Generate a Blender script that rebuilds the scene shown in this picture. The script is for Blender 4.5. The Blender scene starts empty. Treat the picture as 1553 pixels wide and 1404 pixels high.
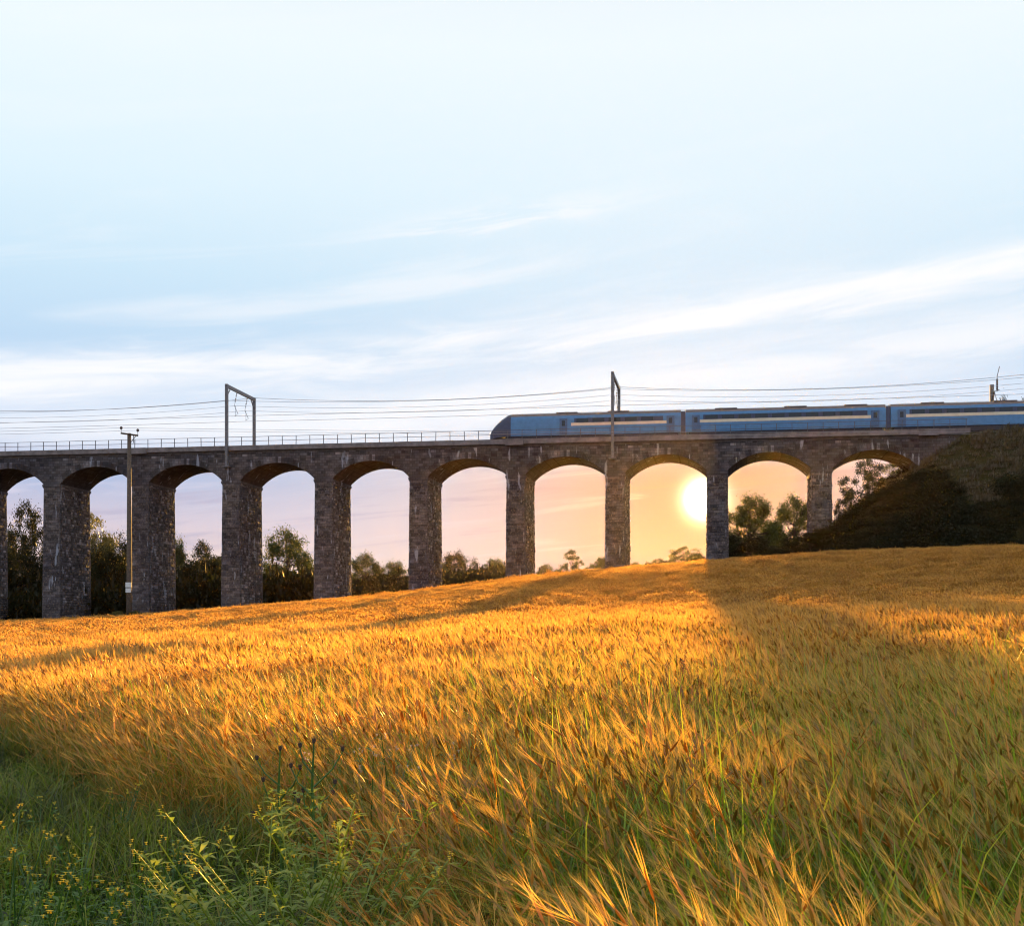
import bpy, math, random
import numpy as np
from mathutils import Vector, Matrix
random.seed(7); RNG = np.random.default_rng(7)
C = bpy.context.scene.collection
SC = bpy.context.scene
# ------------------------------------------------------------------ camera
FPX, CX, YH, EYE = 2000.0, 776.5, 963.0, 1.7
cam = bpy.data.objects.new('camera', bpy.data.cameras.new('camera')); C.objects.link(cam)
cam.location = (0, 0, EYE); cam.rotation_euler = (math.pi/2, 0, 0)
cam.data.sensor_fit = 'HORIZONTAL'; cam.data.sensor_width = 36
cam.data.lens = 36*FPX/1553; cam.data.shift_y = (YH-702)/1553
cam.data.clip_start = .1; cam.data.clip_end = 20000
SC.camera = cam
# ------------------------------------------------------------------ sun
SUN_TAZ, SUN_TEL = (1069-CX)/FPX, (YH-757)/FPX
sdir = Vector((SUN_TAZ, 1, SUN_TEL)).normalized()
SUN_EL = math.asin(sdir.z); SUN_AZ = math.atan2(sdir.x, sdir.y)
sl = bpy.data.lights.new('sun', 'SUN'); sl.energy = 5.0; sl.angle = math.radians(.5); sl.color = (1, .50, .085)
so = bpy.data.objects.new('sun', sl); C.objects.link(so); so.rotation_euler = sdir.to_track_quat('Z', 'Y').to_euler()
SC.view_settings.view_transform = 'Standard'; SC.view_settings.look = 'None'
SC.view_settings.exposure = 2.0; SC.view_settings.gamma = 1
SC.cycles.use_denoising = True; SC.cycles.filter_width = 1.15
SC.cycles.max_bounces = 6; SC.cycles.transmission_bounces = 4; SC.cycles.diffuse_bounces = 4; SC.cycles.transparent_max_bounces = 8
SC.cycles.volume_bounces = 0

def s2l(h):
    c = [int(h[i:i+2], 16)/255 for i in (0, 2, 4)]
    return [x/12.92 if x <= .04045 else ((x+.055)/1.055)**2.4 for x in c] + [1]

class NT:
    """small node-tree helper"""
    def __init__(s, tree): s.t = tree; s.n = tree.nodes; s.l = tree.links
    def node(s, typ, **kw):
        n = s.n.new(typ)
        for k, v in kw.items(): setattr(n, k, v)
        return n
    def put(s, sock, v):
        if isinstance(v, bpy.types.NodeSocket): s.l.new(v, sock)
        elif v is not None: sock.default_value = v
    def m(s, op, a, b=None, c=None, clamp=False):
        n = s.node('ShaderNodeMath', operation=op, use_clamp=clamp)
        for i, v in enumerate((a, b, c)):
            if v is not None: s.put(n.inputs[i], v)
        return n.outputs[0]
    def mix(s, f, a, b, blend='MIX'):
        n = s.node('ShaderNodeMix', data_type='RGBA', blend_type=blend)
        s.put(n.inputs[0], f); s.put(n.inputs[6], a); s.put(n.inputs[7], b); return n.outputs[2]
    def ramp(s, f, pts, interp='LINEAR'):
        n = s.node('ShaderNodeValToRGB'); n.color_ramp.interpolation = interp; e = n.color_ramp.elements
        while len(e) < len(pts): e.new(.5)
        for i, (p, c) in enumerate(pts):
            e[i].position = p; e[i].color = c if len(c) == 4 else list(c)+[1]
        s.put(n.inputs[0], f); return n.outputs[0]
    def comb(s, x, y, z):
        n = s.node('ShaderNodeCombineXYZ')
        for i, v in enumerate((x, y, z)): s.put(n.inputs[i], v)
        return n.outputs[0]
    def noise(s, vec, scale=1, detail=3, rough=.55, dist=0):
        n = s.node('ShaderNodeTexNoise'); s.put(n.inputs['Vector'], vec)
        n.inputs['Scale'].default_value = scale; n.inputs['Detail'].default_value = detail
        n.inputs['Roughness'].default_value = rough; n.inputs['Distortion'].default_value = dist
        return n.outputs[0]
    def smooth(s, x, a, b, lo=0., hi=1.):
        n = s.node('ShaderNodeMapRange', interpolation_type='SMOOTHSTEP'); s.put(n.inputs[0], x)
        for i, v in zip((1, 2, 3, 4), (a, b, lo, hi)): n.inputs[i].default_value = v
        return n.outputs[0]
# ------------------------------------------------------------------ sky
w = bpy.data.worlds.new('World'); SC.world = w; w.use_nodes = True; w.cycles.sampling_method = 'MANUAL'; w.cycles.sample_map_resolution = 512
T = NT(w.node_tree); T.n.clear()
tc = T.node('ShaderNodeTexCoord'); sp = T.node('ShaderNodeSeparateXYZ'); T.l.new(tc.outputs['Generated'], sp.inputs[0])
X, Y, Z = sp.outputs
DEG = 57.29578
el = T.m('MULTIPLY', T.m('ARCSINE', Z), DEG)
az = T.m('MULTIPLY', T.m('ARCTAN2', X, Y), DEG)
dt = T.node('ShaderNodeVectorMath', operation='DOT_PRODUCT'); T.l.new(tc.outputs['Generated'], dt.inputs[0]); dt.inputs[1].default_value = sdir
ang = T.m('MULTIPLY', T.m('ARCCOSINE', T.m('MINIMUM', dt.outputs['Value'], .9999999)), DEG)
def gauss(x, c, s): return T.m('EXPONENT', T.m('MULTIPLY', T.m('POWER', T.m('ABSOLUTE', T.m('DIVIDE', T.m('SUBTRACT', x, c), s)), 2), -1))
E0 = lambda d: max(0, (d+5)/65)
elv = T.m('DIVIDE', T.m('ADD', el, 5), 65)
base = T.ramp(elv, [(E0(-5), s2l('7d7468')), (E0(0), s2l('e3c3ae')), (E0(2.6), s2l('ecd3c8')), (E0(4.6), s2l('d3c9d8')), (E0(6.6), s2l('a9bcdf')),
                    (E0(8.6), s2l('d6e3f7')), (E0(12), s2l('bedaf3')), (E0(15), s2l('cbe6f8')), (E0(18.5), s2l('ddf1fc')), (E0(24), s2l('edf8fe')), (E0(34), s2l('e4e9ee')), (E0(60), s2l('dedddc'))])
nish = T.node('ShaderNodeTexSky', sky_type='NISHITA', sun_disc=False); nish.sun_elevation = SUN_EL; nish.sun_rotation = SUN_AZ
nishs = T.mix(1., nish.outputs[0], (.14, .14, .14, 1), 'MULTIPLY')
base = T.mix(T.smooth(el, 26, 50, 0, .2), base, nishs)
# glow of the low sun in thin cloud
g1 = gauss(ang, 0, 15); g2 = gauss(ang, 0, 8.5); g3 = gauss(ang, 0, 3.6); low = T.smooth(el, 6.5, 9.5, 1, 0)
base = T.mix(T.m('MULTIPLY', g1, .5), base, s2l('f4f6fb'))
base = T.mix(T.m('MULTIPLY', T.m('MULTIPLY', g1, low), .7), base, s2l('f6dccf'))
base = T.mix(T.m('MULTIPLY', T.m('MULTIPLY', g2, low), .85), base, s2l('d89c74'))
# streaked clouds, tilted as in the evening sky
a = math.radians(6.3)
uu = T.m('ADD', T.m('MULTIPLY', az, math.cos(a)), T.m('MULTIPLY', el, math.sin(a)))
vv = T.m('SUBTRACT', T.m('MULTIPLY', el, math.cos(a)), T.m('MULTIPLY', az, math.sin(a)))
n1 = T.noise(T.comb(T.m('MULTIPLY', uu, .045), T.m('MULTIPLY', vv, .42), 3.1), 1, 6, .62, .6)
n2 = T.noise(T.comb(T.m('MULTIPLY', uu, .16), T.m('MULTIPLY', vv, 1.1), 7.7), 1, 6, .62, .9)
vvn = T.m('ADD', vv, T.m('MULTIPLY', T.m('SUBTRACT', n2, .5), 2.2))
band = T.m('MAXIMUM', gauss(vvn, 12.45, .85), T.m('MULTIPLY', gauss(vvn, 9.9, 1.2), .8))
band = T.m('MULTIPLY', band, T.smooth(n1, .28, .55))
streak = T.m('MULTIPLY', T.smooth(n1, .5, .72), T.smooth(el, 15, 19, .5, .12))
wisp = T.m('MULTIPLY', T.m('MULTIPLY', gauss(T.m('SUBTRACT', vvn, T.m('MULTIPLY', az, .02)), 17.6, .55), gauss(az, -.5, 5.5)), T.smooth(n2, .38, .62))
cl = T.m('MINIMUM', T.m('ADD', T.m('MAXIMUM', T.m('MULTIPLY', band, .95), streak), T.m('MULTIPLY', wisp, .8)), 1.)
cl = T.m('MULTIPLY', cl, T.smooth(el, 6.8, 9))
base = T.mix(cl, base, s2l('fbfcff'))
# lower mauve-grey bars near the horizon
bar = T.noise(T.comb(T.m('MULTIPLY', uu, .11), T.m('MULTIPLY', vv, 1.5), 1.3), 1, 5, .6, .5)
barm = T.m('MULTIPLY', T.m('MULTIPLY', T.smooth(bar, .5, .66), T.smooth(el, 8.5, 7, 0, 1)), .6)
base = T.mix(barm, base, T.mix(g2, s2l('b9b4cc'), s2l('eab084')))
barl = T.m('MULTIPLY', T.m('MULTIPLY', T.smooth(bar, .46, .3), T.smooth(el, 8.5, 7, 0, 1)), .45)
base = T.mix(barl, base, T.mix(g2, s2l('e7e0ee'), s2l('fbe0b4')))
base = T.mix(T.m('MULTIPLY', T.m('MULTIPLY', g3, low), .15), base, s2l('ffd28a'))
core = T.m('ADD', T.m('MULTIPLY', gauss(ang, 0, .8), 2.2), T.m('MULTIPLY', gauss(ang, 0, .5), 25.))
cc = T.node('ShaderNodeVectorMath', operation='SCALE'); cc.inputs[0].default_value = (1, .74, .42); T.put(cc.inputs['Scale'], core)
add = T.node('ShaderNodeVectorMath', operation='ADD'); T.put(add.inputs[0], base); T.put(add.inputs[1], cc.outputs[0])
sc_ = T.node('ShaderNodeVectorMath', operation='SCALE'); T.put(sc_.inputs[0], add.outputs[0]); sc_.inputs['Scale'].default_value = 2.58
bg = T.node('ShaderNodeBackground'); bg.inputs[1].default_value = .1; T.l.new(sc_.outputs[0], bg.inputs[0])
wo = T.node('ShaderNodeOutputWorld'); T.l.new(bg.outputs[0], wo.inputs[0])
# ------------------------------------------------------------------ materials
def newmat(name):
    m = bpy.data.materials.new(name); m.use_nodes = True; t = NT(m.node_tree); t.n.clear()
    t.out = t.node('ShaderNodeOutputMaterial'); return m, t
def principled(t, col, rough=.8, metal=0., bump=None, bstr=.3, bdist=.05, spec=.5):
    p = t.node('ShaderNodeBsdfPrincipled'); t.put(p.inputs['Base Color'], col); t.put(p.inputs['Roughness'], rough); t.put(p.inputs['Metallic'], metal)
    p.inputs['Specular IOR Level'].default_value = spec
    if bump is not None:
        b = t.node('ShaderNodeBump'); b.inputs['Strength'].default_value = bstr; b.inputs['Distance'].default_value = bdist
        t.put(b.inputs['Height'], bump); t.l.new(b.outputs[0], p.inputs['Normal'])
    return p
def plain(name, col, rough=.6, metal=0., nscale=6, var=.25, spec=.5):
    m, t = newmat(name); tc = t.node('ShaderNodeTexCoord'); n = t.noise(tc.outputs['Object'], nscale, 4, .6)
    c0 = [x*(1-var) for x in col[:3]]+[1]; c1 = [min(1, x*(1+var)) for x in col[:3]]+[1]
    p = principled(t, t.ramp(n, [(.3, c0), (.7, c1)]), rough, metal, n, .15, .02, spec); t.l.new(p.outputs[0], t.out.inputs[0]); return m

def stone_mat(name, rough_face):
    m, t = newmat(name); tc = t.node('ShaderNodeTexCoord'); s = t.node('ShaderNodeSeparateXYZ'); t.l.new(tc.outputs['Object'], s.inputs[0])
    u = t.m('ADD', s.outputs[0], s.outputs[1]); uv = t.comb(u, s.outputs[2], 0.)
    b = t.node('ShaderNodeTexBrick'); t.put(b.inputs['Vector'], uv); b.inputs['Scale'].default_value = 1
    b.inputs['Brick Width'].default_value = .62; b.inputs['Row Height'].default_value = .33; b.inputs['Mortar Size'].default_value = .022
    b.inputs['Mortar Smooth'].default_value = .4; b.offset = .5; b.inputs['Bias'].default_value = 0
    b.inputs['Color1'].default_value = (.082, .076, .088, 1); b.inputs['Color2'].default_value = (.145, .133, .145, 1); b.inputs['Mortar'].default_value = (.05, .042, .04, 1)
    geo = t.node('ShaderNodeNewGeometry')
    big = t.noise(geo.outputs['Position'], .16, 4, .6); med = t.noise(geo.outputs['Position'], .9, 5, .65); fine = t.noise(geo.outputs['Position'], 5, 4, .6)
    at_ = t.node('ShaderNodeAttribute', attribute_name='col')
    col = t.mix(1., b.outputs[0], at_.outputs[0], 'MULTIPLY')
    col = t.mix(t.smooth(big, .35, .65, 0, .8), col, t.mix(1., col, (.42, .44, .56, 1), 'MULTIPLY'))
    col = t.mix(t.smooth(med, .5, .75, 0, .5), col, (.08, .066, .062, 1))
    if rough_face: col = t.mix(t.smooth(fine, .5, .8, 0, .5), col, (.42, .33, .25, 1))
    # lime running down from the joints
    dr = t.noise(t.comb(t.m('MULTIPLY', u, 2.4), t.m('MULTIPLY', s.outputs[2], .3), 4.), 1, 3, .5)
    dm = t.m('MULTIPLY', t.smooth(dr, .65, .71), t.smooth(med, .42, .55))
    sp2 = t.node('ShaderNodeSeparateXYZ'); t.l.new(geo.outputs['Position'], sp2.inputs[0])
    dr2 = t.noise(t.comb(t.m('MULTIPLY', sp2.outputs[0], 1.3), t.m('MULTIPLY', sp2.outputs[2], .22), sp2.outputs[1]), 1, 4, .5)
    dm = t.m('MAXIMUM', dm, t.m('MULTIPLY', t.smooth(dr2, .64, .69), .8))
    col = t.mix(t.m('MULTIPLY', dm, .65), col, (.46, .52, .68, 1))
    h = t.m('ADD', t.m('MULTIPLY', b.outputs['Fac'], -.6), fine)
    p = principled(t, col, .85, 0, h, .6, .06, .3); t.l.new(p.outputs[0], t.out.inputs[0]); return m

def leafy(name, c0, c1, trans=.5, attr=False, nscale=.35, tcol=1.0, rough=.6, patch=None, gloss=.06):
    """diffuse + translucent leaf or straw, its own colour varied plant by plant"""
    m, t = newmat(name); geo = t.node('ShaderNodeNewGeometry')
    n = t.noise(geo.outputs['Position'], nscale, 3, .6)
    if attr:
        at = t.node('ShaderNodeAttribute', attribute_name='col'); col = at.outputs[0]
        col = t.mix(t.smooth(n, .35, .65, 0, 1), t.mix(1., col, c0, 'MULTIPLY'), t.mix(1., col, c1, 'MULTIPLY'))
    else:
        oi = t.node('ShaderNodeObjectInfo'); n2 = t.noise(geo.outputs['Position'], nscale*6, 2, .5)
        col = t.mix(t.smooth(t.m('ADD', t.m('MULTIPLY', n, .6), t.m('MULTIPLY', n2, .4)), .35, .65, 0, 1), c0, c1)
    d = t.node('ShaderNodeBsdfDiffuse'); t.put(d.inputs[0], col)
    tr = t.node('ShaderNodeBsdfTranslucent'); t.put(tr.inputs[0], t.mix(1., col, (tcol, tcol, tcol*.7, 1), 'MULTIPLY') if tcol != 1 else col)
    g = t.node('ShaderNodeBsdfGlossy'); g.inputs['Roughness'].default_value = .35
    a = t.node('ShaderNodeMixShader'); a.inputs[0].default_value = trans; t.l.new(d.outputs[0], a.inputs[1]); t.l.new(tr.outputs[0], a.inputs[2])
    b = t.node('ShaderNodeMixShader'); b.inputs[0].default_value = gloss; t.l.new(a.outputs[0], b.inputs[1]); t.l.new(g.outputs[0], b.inputs[2])
    t.l.new(b.outputs[0], t.out.inputs[0]); return m

M = dict(
    stone=stone_mat('ashlar_stone', False), rock=stone_mat('rock_faced_stone', True),
    coping=plain('coping_stone', (.19, .17, .18), .85, 0, 1.2, .35),
    recess=plain('dark_cornice', (.075, .062, .06), .9, 0, 1.5, .4),  # cornice, darker than the coping above it
    steel=plain('galvanised_steel', (.16, .155, .17), .5, .6, 3, .25),
    rail=plain('painted_rail_steel', (.10, .10, .12), .5, .3, 3, .2),
    wire=plain('wire_metal', (.35, .36, .42), .5, .5, 3, .1),
    ceramic=plain('brown_ceramic', (.09, .05, .04), .25),
    pole=plain('weathered_pole_wood', (.10, .075, .06), .85, 0, 4, .4),
    plate=plain('white_plate', (.65, .7, .75), .5, 0, 5, .1),
    blue=plain('train_blue_paint', (.075, .22, .46), .3, 0, 2, .12),
    dblue=plain('train_dark_paint', (.04, .05, .11), .3, 0, 2, .15),
    troof=plain('train_roof_grey', (.17, .13, .13), .6, 0, 1.5, .25),
    cream=plain('train_cream_stripe', (.75, .66, .52), .35, 0, 2, .08),
    tgrey=plain('train_underframe', (.04, .04, .06), .7),
    door=plain('train_door_paint', (.06, .13, .27), .4),
    ballast=plain('ballast', (.13, .11, .10), .95, 0, 9, .5),
    bark=plain('tree_bark', (.055, .04, .03), .9, 0, 6, .4),
)
def glass_mat():
    m, t = newmat('train_window_glass'); p = principled(t, (.02, .025, .035, 1), .08, 0); t.l.new(p.outputs[0], t.out.inputs[0]); return m
M['glass'] = glass_mat()
def lit_mat(name, col, st):
    m, t = newmat(name); p = principled(t, (.6, .55, .45, 1), .4); p.inputs['Emission Color'].default_value = col; p.inputs['Emission Strength'].default_value = st
    t.l.new(p.outputs[0], t.out.inputs[0]); return m
M['lit'] = lit_mat('lit_window', (1, .82, .55, 1), .9); M['lamp'] = lit_mat('headlamp_lens', (1, .85, .65, 1), 1.5)
# ------------------------------------------------------------------ mesh helpers
class MB:
    def __init__(s): s.v = []; s.f = []; s.c = []
    def add(s, vs, fs, col=None):
        o = len(s.v); s.v.extend([tuple(p) for p in vs]); s.f.extend([tuple(i+o for i in f) for f in fs])
        s.c.extend((col if isinstance(col, list) else [col]*len(vs)))
    def box(s, x0, x1, y0, y1, z0, z1):
        s.add([(x0, y0, z0), (x1, y0, z0), (x1, y1, z0), (x0, y1, z0), (x0, y0, z1), (x1, y0, z1), (x1, y1, z1), (x0, y1, z1)],
              [(0, 3, 2, 1), (4, 5, 6, 7), (0, 1, 5, 4), (1, 2, 6, 5), (2, 3, 7, 6), (3, 0, 4, 7)])
    def tube(s, pts, rads, n=6, cap=True):
        pts = [Vector(p) for p in pts]; o = len(s.v)
        if not hasattr(rads, '__len__'): rads = [rads]*len(pts)
        up = Vector((0, 0, 1)); prev = None
        for i, p in enumerate(pts):
            d = (pts[min(i+1, len(pts)-1)]-pts[max(i-1, 0)]).normalized()
            if prev is None:
                a = d.cross(up)
                if a.length < .05: a = d.cross(Vector((1, 0, 0)))
            else: a = prev - d*prev.dot(d)
            a.normalize(); prev = a; b = d.cross(a)
            for k in range(n):
                q = 2*math.pi*k/n; s.c.append(None); s.v.append(tuple(p+(a*math.cos(q)+b*math.sin(q))*rads[i]))
        for i in range(len(pts)-1):
            for k in range(n): s.f.append((o+i*n+k, o+i*n+(k+1) % n, o+(i+1)*n+(k+1) % n, o+(i+1)*n+k))
        if cap:
            s.f.append(tuple(o+k for k in range(n))[::-1]); s.f.append(tuple(o+(len(pts)-1)*n+k for k in range(n)))
    def ball(s, c, r, n=6, m=4, sq=(1, 1, 1), col=None):
        o = len(s.v); vs = []; fs = []
        for i in range(m+1):
            th = math.pi*i/m
            for k in range(n):
                ph = 2*math.pi*k/n; vs.append((c[0]+r*sq[0]*math.sin(th)*math.cos(ph), c[1]+r*sq[1]*math.sin(th)*math.sin(ph), c[2]+r*sq[2]*math.cos(th)))
        for i in range(m):
            for k in range(n): fs.append((i*n+k, (i+1)*n+k, (i+1)*n+(k+1) % n, i*n+(k+1) % n))
        s.add(vs, fs, col)
    def ribbon(s, pts, widths, side, cols=None):
        vs = []; fs = []; cs = []
        for i, p in enumerate(pts):
            p = Vector(p); vs += [p-side*widths[i]*.5, p+side*widths[i]*.5]
            if cols: cs += [cols[i], cols[i]]
        for i in range(len(pts)-1): fs.append((2*i, 2*i+1, 2*i+3, 2*i+2))
        s.add(vs, fs, cs if cols else None)
    def mesh(s, name, mat=None):
        me = bpy.data.meshes.new(name); me.from_pydata(s.v, [], s.f)
        if s.c and len(s.c) == len(s.v) and any(c is not None for c in s.c):
            at = me.color_attributes.new('col', 'FLOAT_COLOR', 'POINT')
            at.data.foreach_set('color', np.array([(list(c[:3]) if c is not None else [1, 1, 1])+[1] for c in s.c], dtype=np.float32).ravel())
        if mat: me.materials.append(mat)
        me.validate(); me.update(); return me
def link(name, me, parent=None, loc=None):
    o = bpy.data.objects.new(name, me); C.objects.link(o)
    if parent: o.parent = parent
    if loc: o.location = loc
    return o
def build(mb, name, mat, parent=None, smooth=False):
    me = mb.mesh(name, mat)
    if smooth: me.polygons.foreach_set('use_smooth', [True]*len(me.polygons))
    return link(name, me, parent)
def tag(o, label=None, cat=None, group=None, kind=None):
    if label: o['label'] = label
    if cat: o['category'] = cat
    if group: o['group'] = group
    if kind: o['kind'] = kind
    return o
def empty(name, loc=(0, 0, 0), rz=0.):
    o = bpy.data.objects.new(name, None); C.objects.link(o); o.location = loc; o.rotation_euler = (0, 0, rz); return o
def copy_tree(o, parent=None):
    c = o.copy(); C.objects.link(c)
    if parent: c.parent = parent
    for ch in [x for x in bpy.data.objects if x.parent == o]: copy_tree(ch, c)
    return c
def at(px, py, Yd): return Vector(((px-CX)/FPX*Yd, Yd, EYE+(YH-py)/FPX*Yd))
# ------------------------------------------------------------------ terrain
TH = math.atan(.162); CT, ST = math.cos(TH), math.sin(TH); D0 = 160.0
def w2v(x, y): dy = y-D0; return x*CT-dy*ST, x*ST+dy*CT          # world -> (t along viaduct, n away from camera)
def v2w(t, n, z=0.): return Vector((t*CT+n*ST, D0-t*ST+n*CT, z))
AP = ([-400, 0, 517, 750, 836, 1100, 1553, 2000], [.006, .011, .022, .0276, .031, .036, .043, .048])
EP = ([-400, 0, 200, 400, 540, 670, 770, 836, 950, 1072, 1250, 1400, 1553, 2000],
      [(963-y)/2000+.0054 for y in (950, 944, 935, 918, 908, 893, 880, 872, 862, 852, 838, 832, 827, 815)])
YE = ([-400, 0, 776, 1072, 1250, 1553, 2000], [168, 165, 158, 154.5, 146, 134, 118])
sm = lambda t: np.clip(t, 0, 1)**2*(3-2*np.clip(t, 0, 1))
def vnoise(x, y, s, seed=0):
    x = np.asarray(x, float)/s; y = np.asarray(y, float)/s
    xi = np.floor(x).astype(np.int64); yi = np.floor(y).astype(np.int64); fx = sm(x-xi); fy = sm(y-yi)
    def h(a, b):
        n = (a*374761393+b*668265263+seed*974634777) & 0xffffffff; n = ((n ^ (n >> 13))*1274126177) & 0xffffffff
        return ((n ^ (n >> 16)) & 0xffff)/65535.
    return (h(xi, yi)*(1-fx)+h(xi+1, yi)*fx)*(1-fy)+(h(xi, yi+1)*(1-fx)+h(xi+1, yi+1)*fx)*fy
def ground(x, y):
    x = np.asarray(x, float); y = np.asarray(y, float); yy = np.maximum(y, .5)
    px = np.clip(CX+FPX*x/np.maximum(yy, 8), -400, 2000)
    a = np.interp(px, *AP); e = np.interp(px, *EP); ye = np.interp(px, *YE)
    r = a+(e-a)*sm((yy-50)/60.)
    r = r-(.0054+.006)*sm((yy-ye)/12.)-.004*sm((yy-ye)/300)
    z = yy*r+ .10*(vnoise(x, y, 14, 3)-.5)*sm(yy/20)+.35*(vnoise(x, y, 34, 5)-.5)*sm((yy-20)/60)
    return np.where(y > 0, z, 0)
def embank(x, y):
    t, n = w2v(x, y)
    dt = np.maximum(0, 52.5-t); dn = np.maximum(0, np.maximum(-.6-n, n-9.0))
    d = np.hypot(dt, dn)
    z = 24.86+.5*sm((t-53.5)/3)*sm((-n+.4)/.8)-.76*d + (vnoise(x, y, 5, 8)-.5)*1.6*sm(d/4)+(vnoise(x, y, 1.7, 9)-.5)*.7*sm(d/3)
    return z
def field_edge(x, y): return np.interp(np.clip(CX+FPX*x/np.maximum(y, 8), -400, 2000), *YE)
def grid_mesh(xs, ys, fz, name, mat):
    XX, YY = np.meshgrid(xs, ys); ZZ = fz(XX, YY); v = np.stack([XX, YY, ZZ], -1).reshape(-1, 3)
    nx, ny = len(xs), len(ys); i = np.arange(nx*ny).reshape(ny, nx)
    f = np.stack([i[:-1, :-1], i[:-1, 1:], i[1:, 1:], i[1:, :-1]], -1).reshape(-1, 4)
    me = bpy.data.meshes.new(name); me.from_pydata(v.tolist(), [], f.tolist()); me.materials.append(mat)
    me.polygons.foreach_set('use_smooth', [True]*len(me.polygons)); return me
def ground_mat():
    m, t = newmat('field_soil'); geo = t.node('ShaderNodeNewGeometry'); n = t.noise(geo.outputs['Position'], .8, 6, .7); n2 = t.noise(geo.outputs['Position'], 12, 4, .7)
    c = t.mix(n2, t.ramp(n, [(.35, (.05, .035, .012, 1)), (.65, (.14, .075, .02, 1))]), (.10, .06, .02, 1))
    p = principled(t, c, .95, 0, n2, .6, .05, .1); t.l.new(p.outputs[0], t.out.inputs[0]); return m
M['soil'] = ground_mat()
ys = np.concatenate([np.arange(-60, 0, 10), np.arange(0, 40, 1.), np.arange(40, 300, 2.5), np.arange(300, 700, 20), [900, 1400, 2500, 5000]])
xs = np.concatenate([[-3000, -1500, -800, -500], np.arange(-300, -100, 20), np.arange(-100, 100, 2.5), np.arange(100, 300, 20), [300, 500, 800, 1500, 3000]])
g = link('ground', grid_mesh(xs, ys, ground, 'ground', M['soil'])); tag(g, kind='structure')
def emb_mat():
    m, t = newmat('embankment_turf'); geo = t.node('ShaderNodeNewGeometry'); n = t.noise(geo.outputs['Position'], .5, 6, .7); n2 = t.noise(geo.outputs['Position'], 6, 5, .7)
    c = t.mix(n2, t.ramp(n, [(.35, (.022, .026, .008, 1)), (.65, (.07, .05, .02, 1))]), (.035, .033, .012, 1))
    p = principled(t, c, .95, 0, n2, .8, .15, .1); t.l.new(p.outputs[0], t.out.inputs[0]); return m
M['turf'] = emb_mat()
def embz(x, y):
    z = embank(x, y); gz = ground(x, y); return np.where(z > gz, z, gz-.8)
e = link('embankment', grid_mesh(np.arange(20, 190, 1.), np.arange(108, 215, 1.), embz, 'embankment', M['turf'])); tag(e, kind='structure')
# ------------------------------------------------------------------ viaduct
P, T0, PW, WD = 12.08, 23.5, 2.2, 8.1
ZS, ZC, ZP = 21.1, 23.25, 25.45          # springing, crown, top of parapet
K0, K1 = -12, 2
via = empty('viaduct', (0, D0, 0), -TH)
tag(via, 'long grey stone railway viaduct of tall round-headed arches crossing behind the barley field', 'viaduct')
def blockcol(rng, rough=False):
    k = rng.uniform(.45, 1.35) if rng.random() > (.2 if rough else .05) else rng.uniform(1.6, 3.4 if rough else 2.); w_ = rng.uniform(-.06, .08); return (k*(1+w_), k, k*(1-w_))  # the brightest rough blocks paint in glints of sky light
def rockface(mb, org, du, dv, dn, U, V, bw, bh, lo, hi, batter=0., rng=random):
    """courses of separate blocks standing proud of a face"""
    v = 0
    while v < V:
        h = bh*rng.uniform(.8, 1.2); h = min(h, V-v+.01); u = -bw*rng.random()
        while u < U:
            wd = bw*rng.uniform(.6, 1.4); a, b = max(0, u), min(U, u+wd); u += wd
            if b-a < .08: continue
            d = rng.uniform(lo, hi); k = .16*min(b-a, h)+.01
            q = [(a+.012, v+.012, 0), (b-.012, v+.012, 0), (b-.012, v+h-.012, 0), (a+.012, v+h-.012, 0)]
            r_ = [(a+k*rng.uniform(.5, 1.5), v+k, d*rng.uniform(.6, 1.3)), (b-k, v+k*rng.uniform(.5, 2), d*rng.uniform(.6, 1.3)), (b-k*rng.uniform(.5, 2), v+h-k, d*rng.uniform(.6, 1.3)), (a+k, v+h-k*rng.uniform(.5, 2), d*rng.uniform(.6, 1.3))]
            vs = [org+du*x+dv*y+dn*(z+batter*(V-y)) for x, y, z in q+r_]
            mb.add(vs, [(4, 5, 6, 7), (0, 1, 5, 4), (1, 2, 6, 5), (2, 3, 7, 6), (3, 0, 4, 7)], blockcol(rng, hi > .1))
        v += h
PH = 25.0; BT = .009
def make_pier():
    mb = MB(); b = BT*PH          # core, battered
    mb.add([(-b, -b, -PH), (PW+b, -b, -PH), (PW+b, WD+b, -PH), (-b, WD+b, -PH), (0, 0, 0), (PW, 0, 0), (PW, WD, 0), (0, WD, 0)],
           [(0, 3, 2, 1), (4, 5, 6, 7), (0, 1, 5, 4), (1, 2, 6, 5), (2, 3, 7, 6), (3, 0, 4, 7)])
    r = random.Random(3); X_, Y_, Z_ = Vector((1, 0, 0)), Vector((0, 1, 0)), Vector((0, 0, 1))
    base = Vector((PW, .5, -PH)); rockface(mb, base, Y_, Z_, X_, WD-1., PH-.1, .5, .36, .03, .17, BT, r)
    rockface(mb, Vector((0, .5, -PH)), Y_, Z_, -X_, WD-1., PH-.1, .5, .36, .03, .17, BT, r)
    rockface(mb, Vector((0, 0, -PH)), X_, Z_, -Y_, PW, PH-.1, .75, .36, .008, .035, BT, r)
    for yy in (0, WD-.5):
        rockface(mb, Vector((PW, yy, -PH)), Y_, Z_, X_, .5, PH-.1, .5, .36, .02, .05, BT, r); rockface(mb, Vector((0, yy, -PH)), Y_, Z_, -X_, .5, PH-.1, .5, .36, .02, .05, BT, r)
    return mb
pier0 = build(make_pier(), 'pier', M['rock'], via)
cap = MB(); cap.box(-.14, PW+.14, -.14, WD+.14, -.34, -.02); cap.box(-.07, PW+.07, -.07, WD+.07, -.5, -.34)
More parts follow.
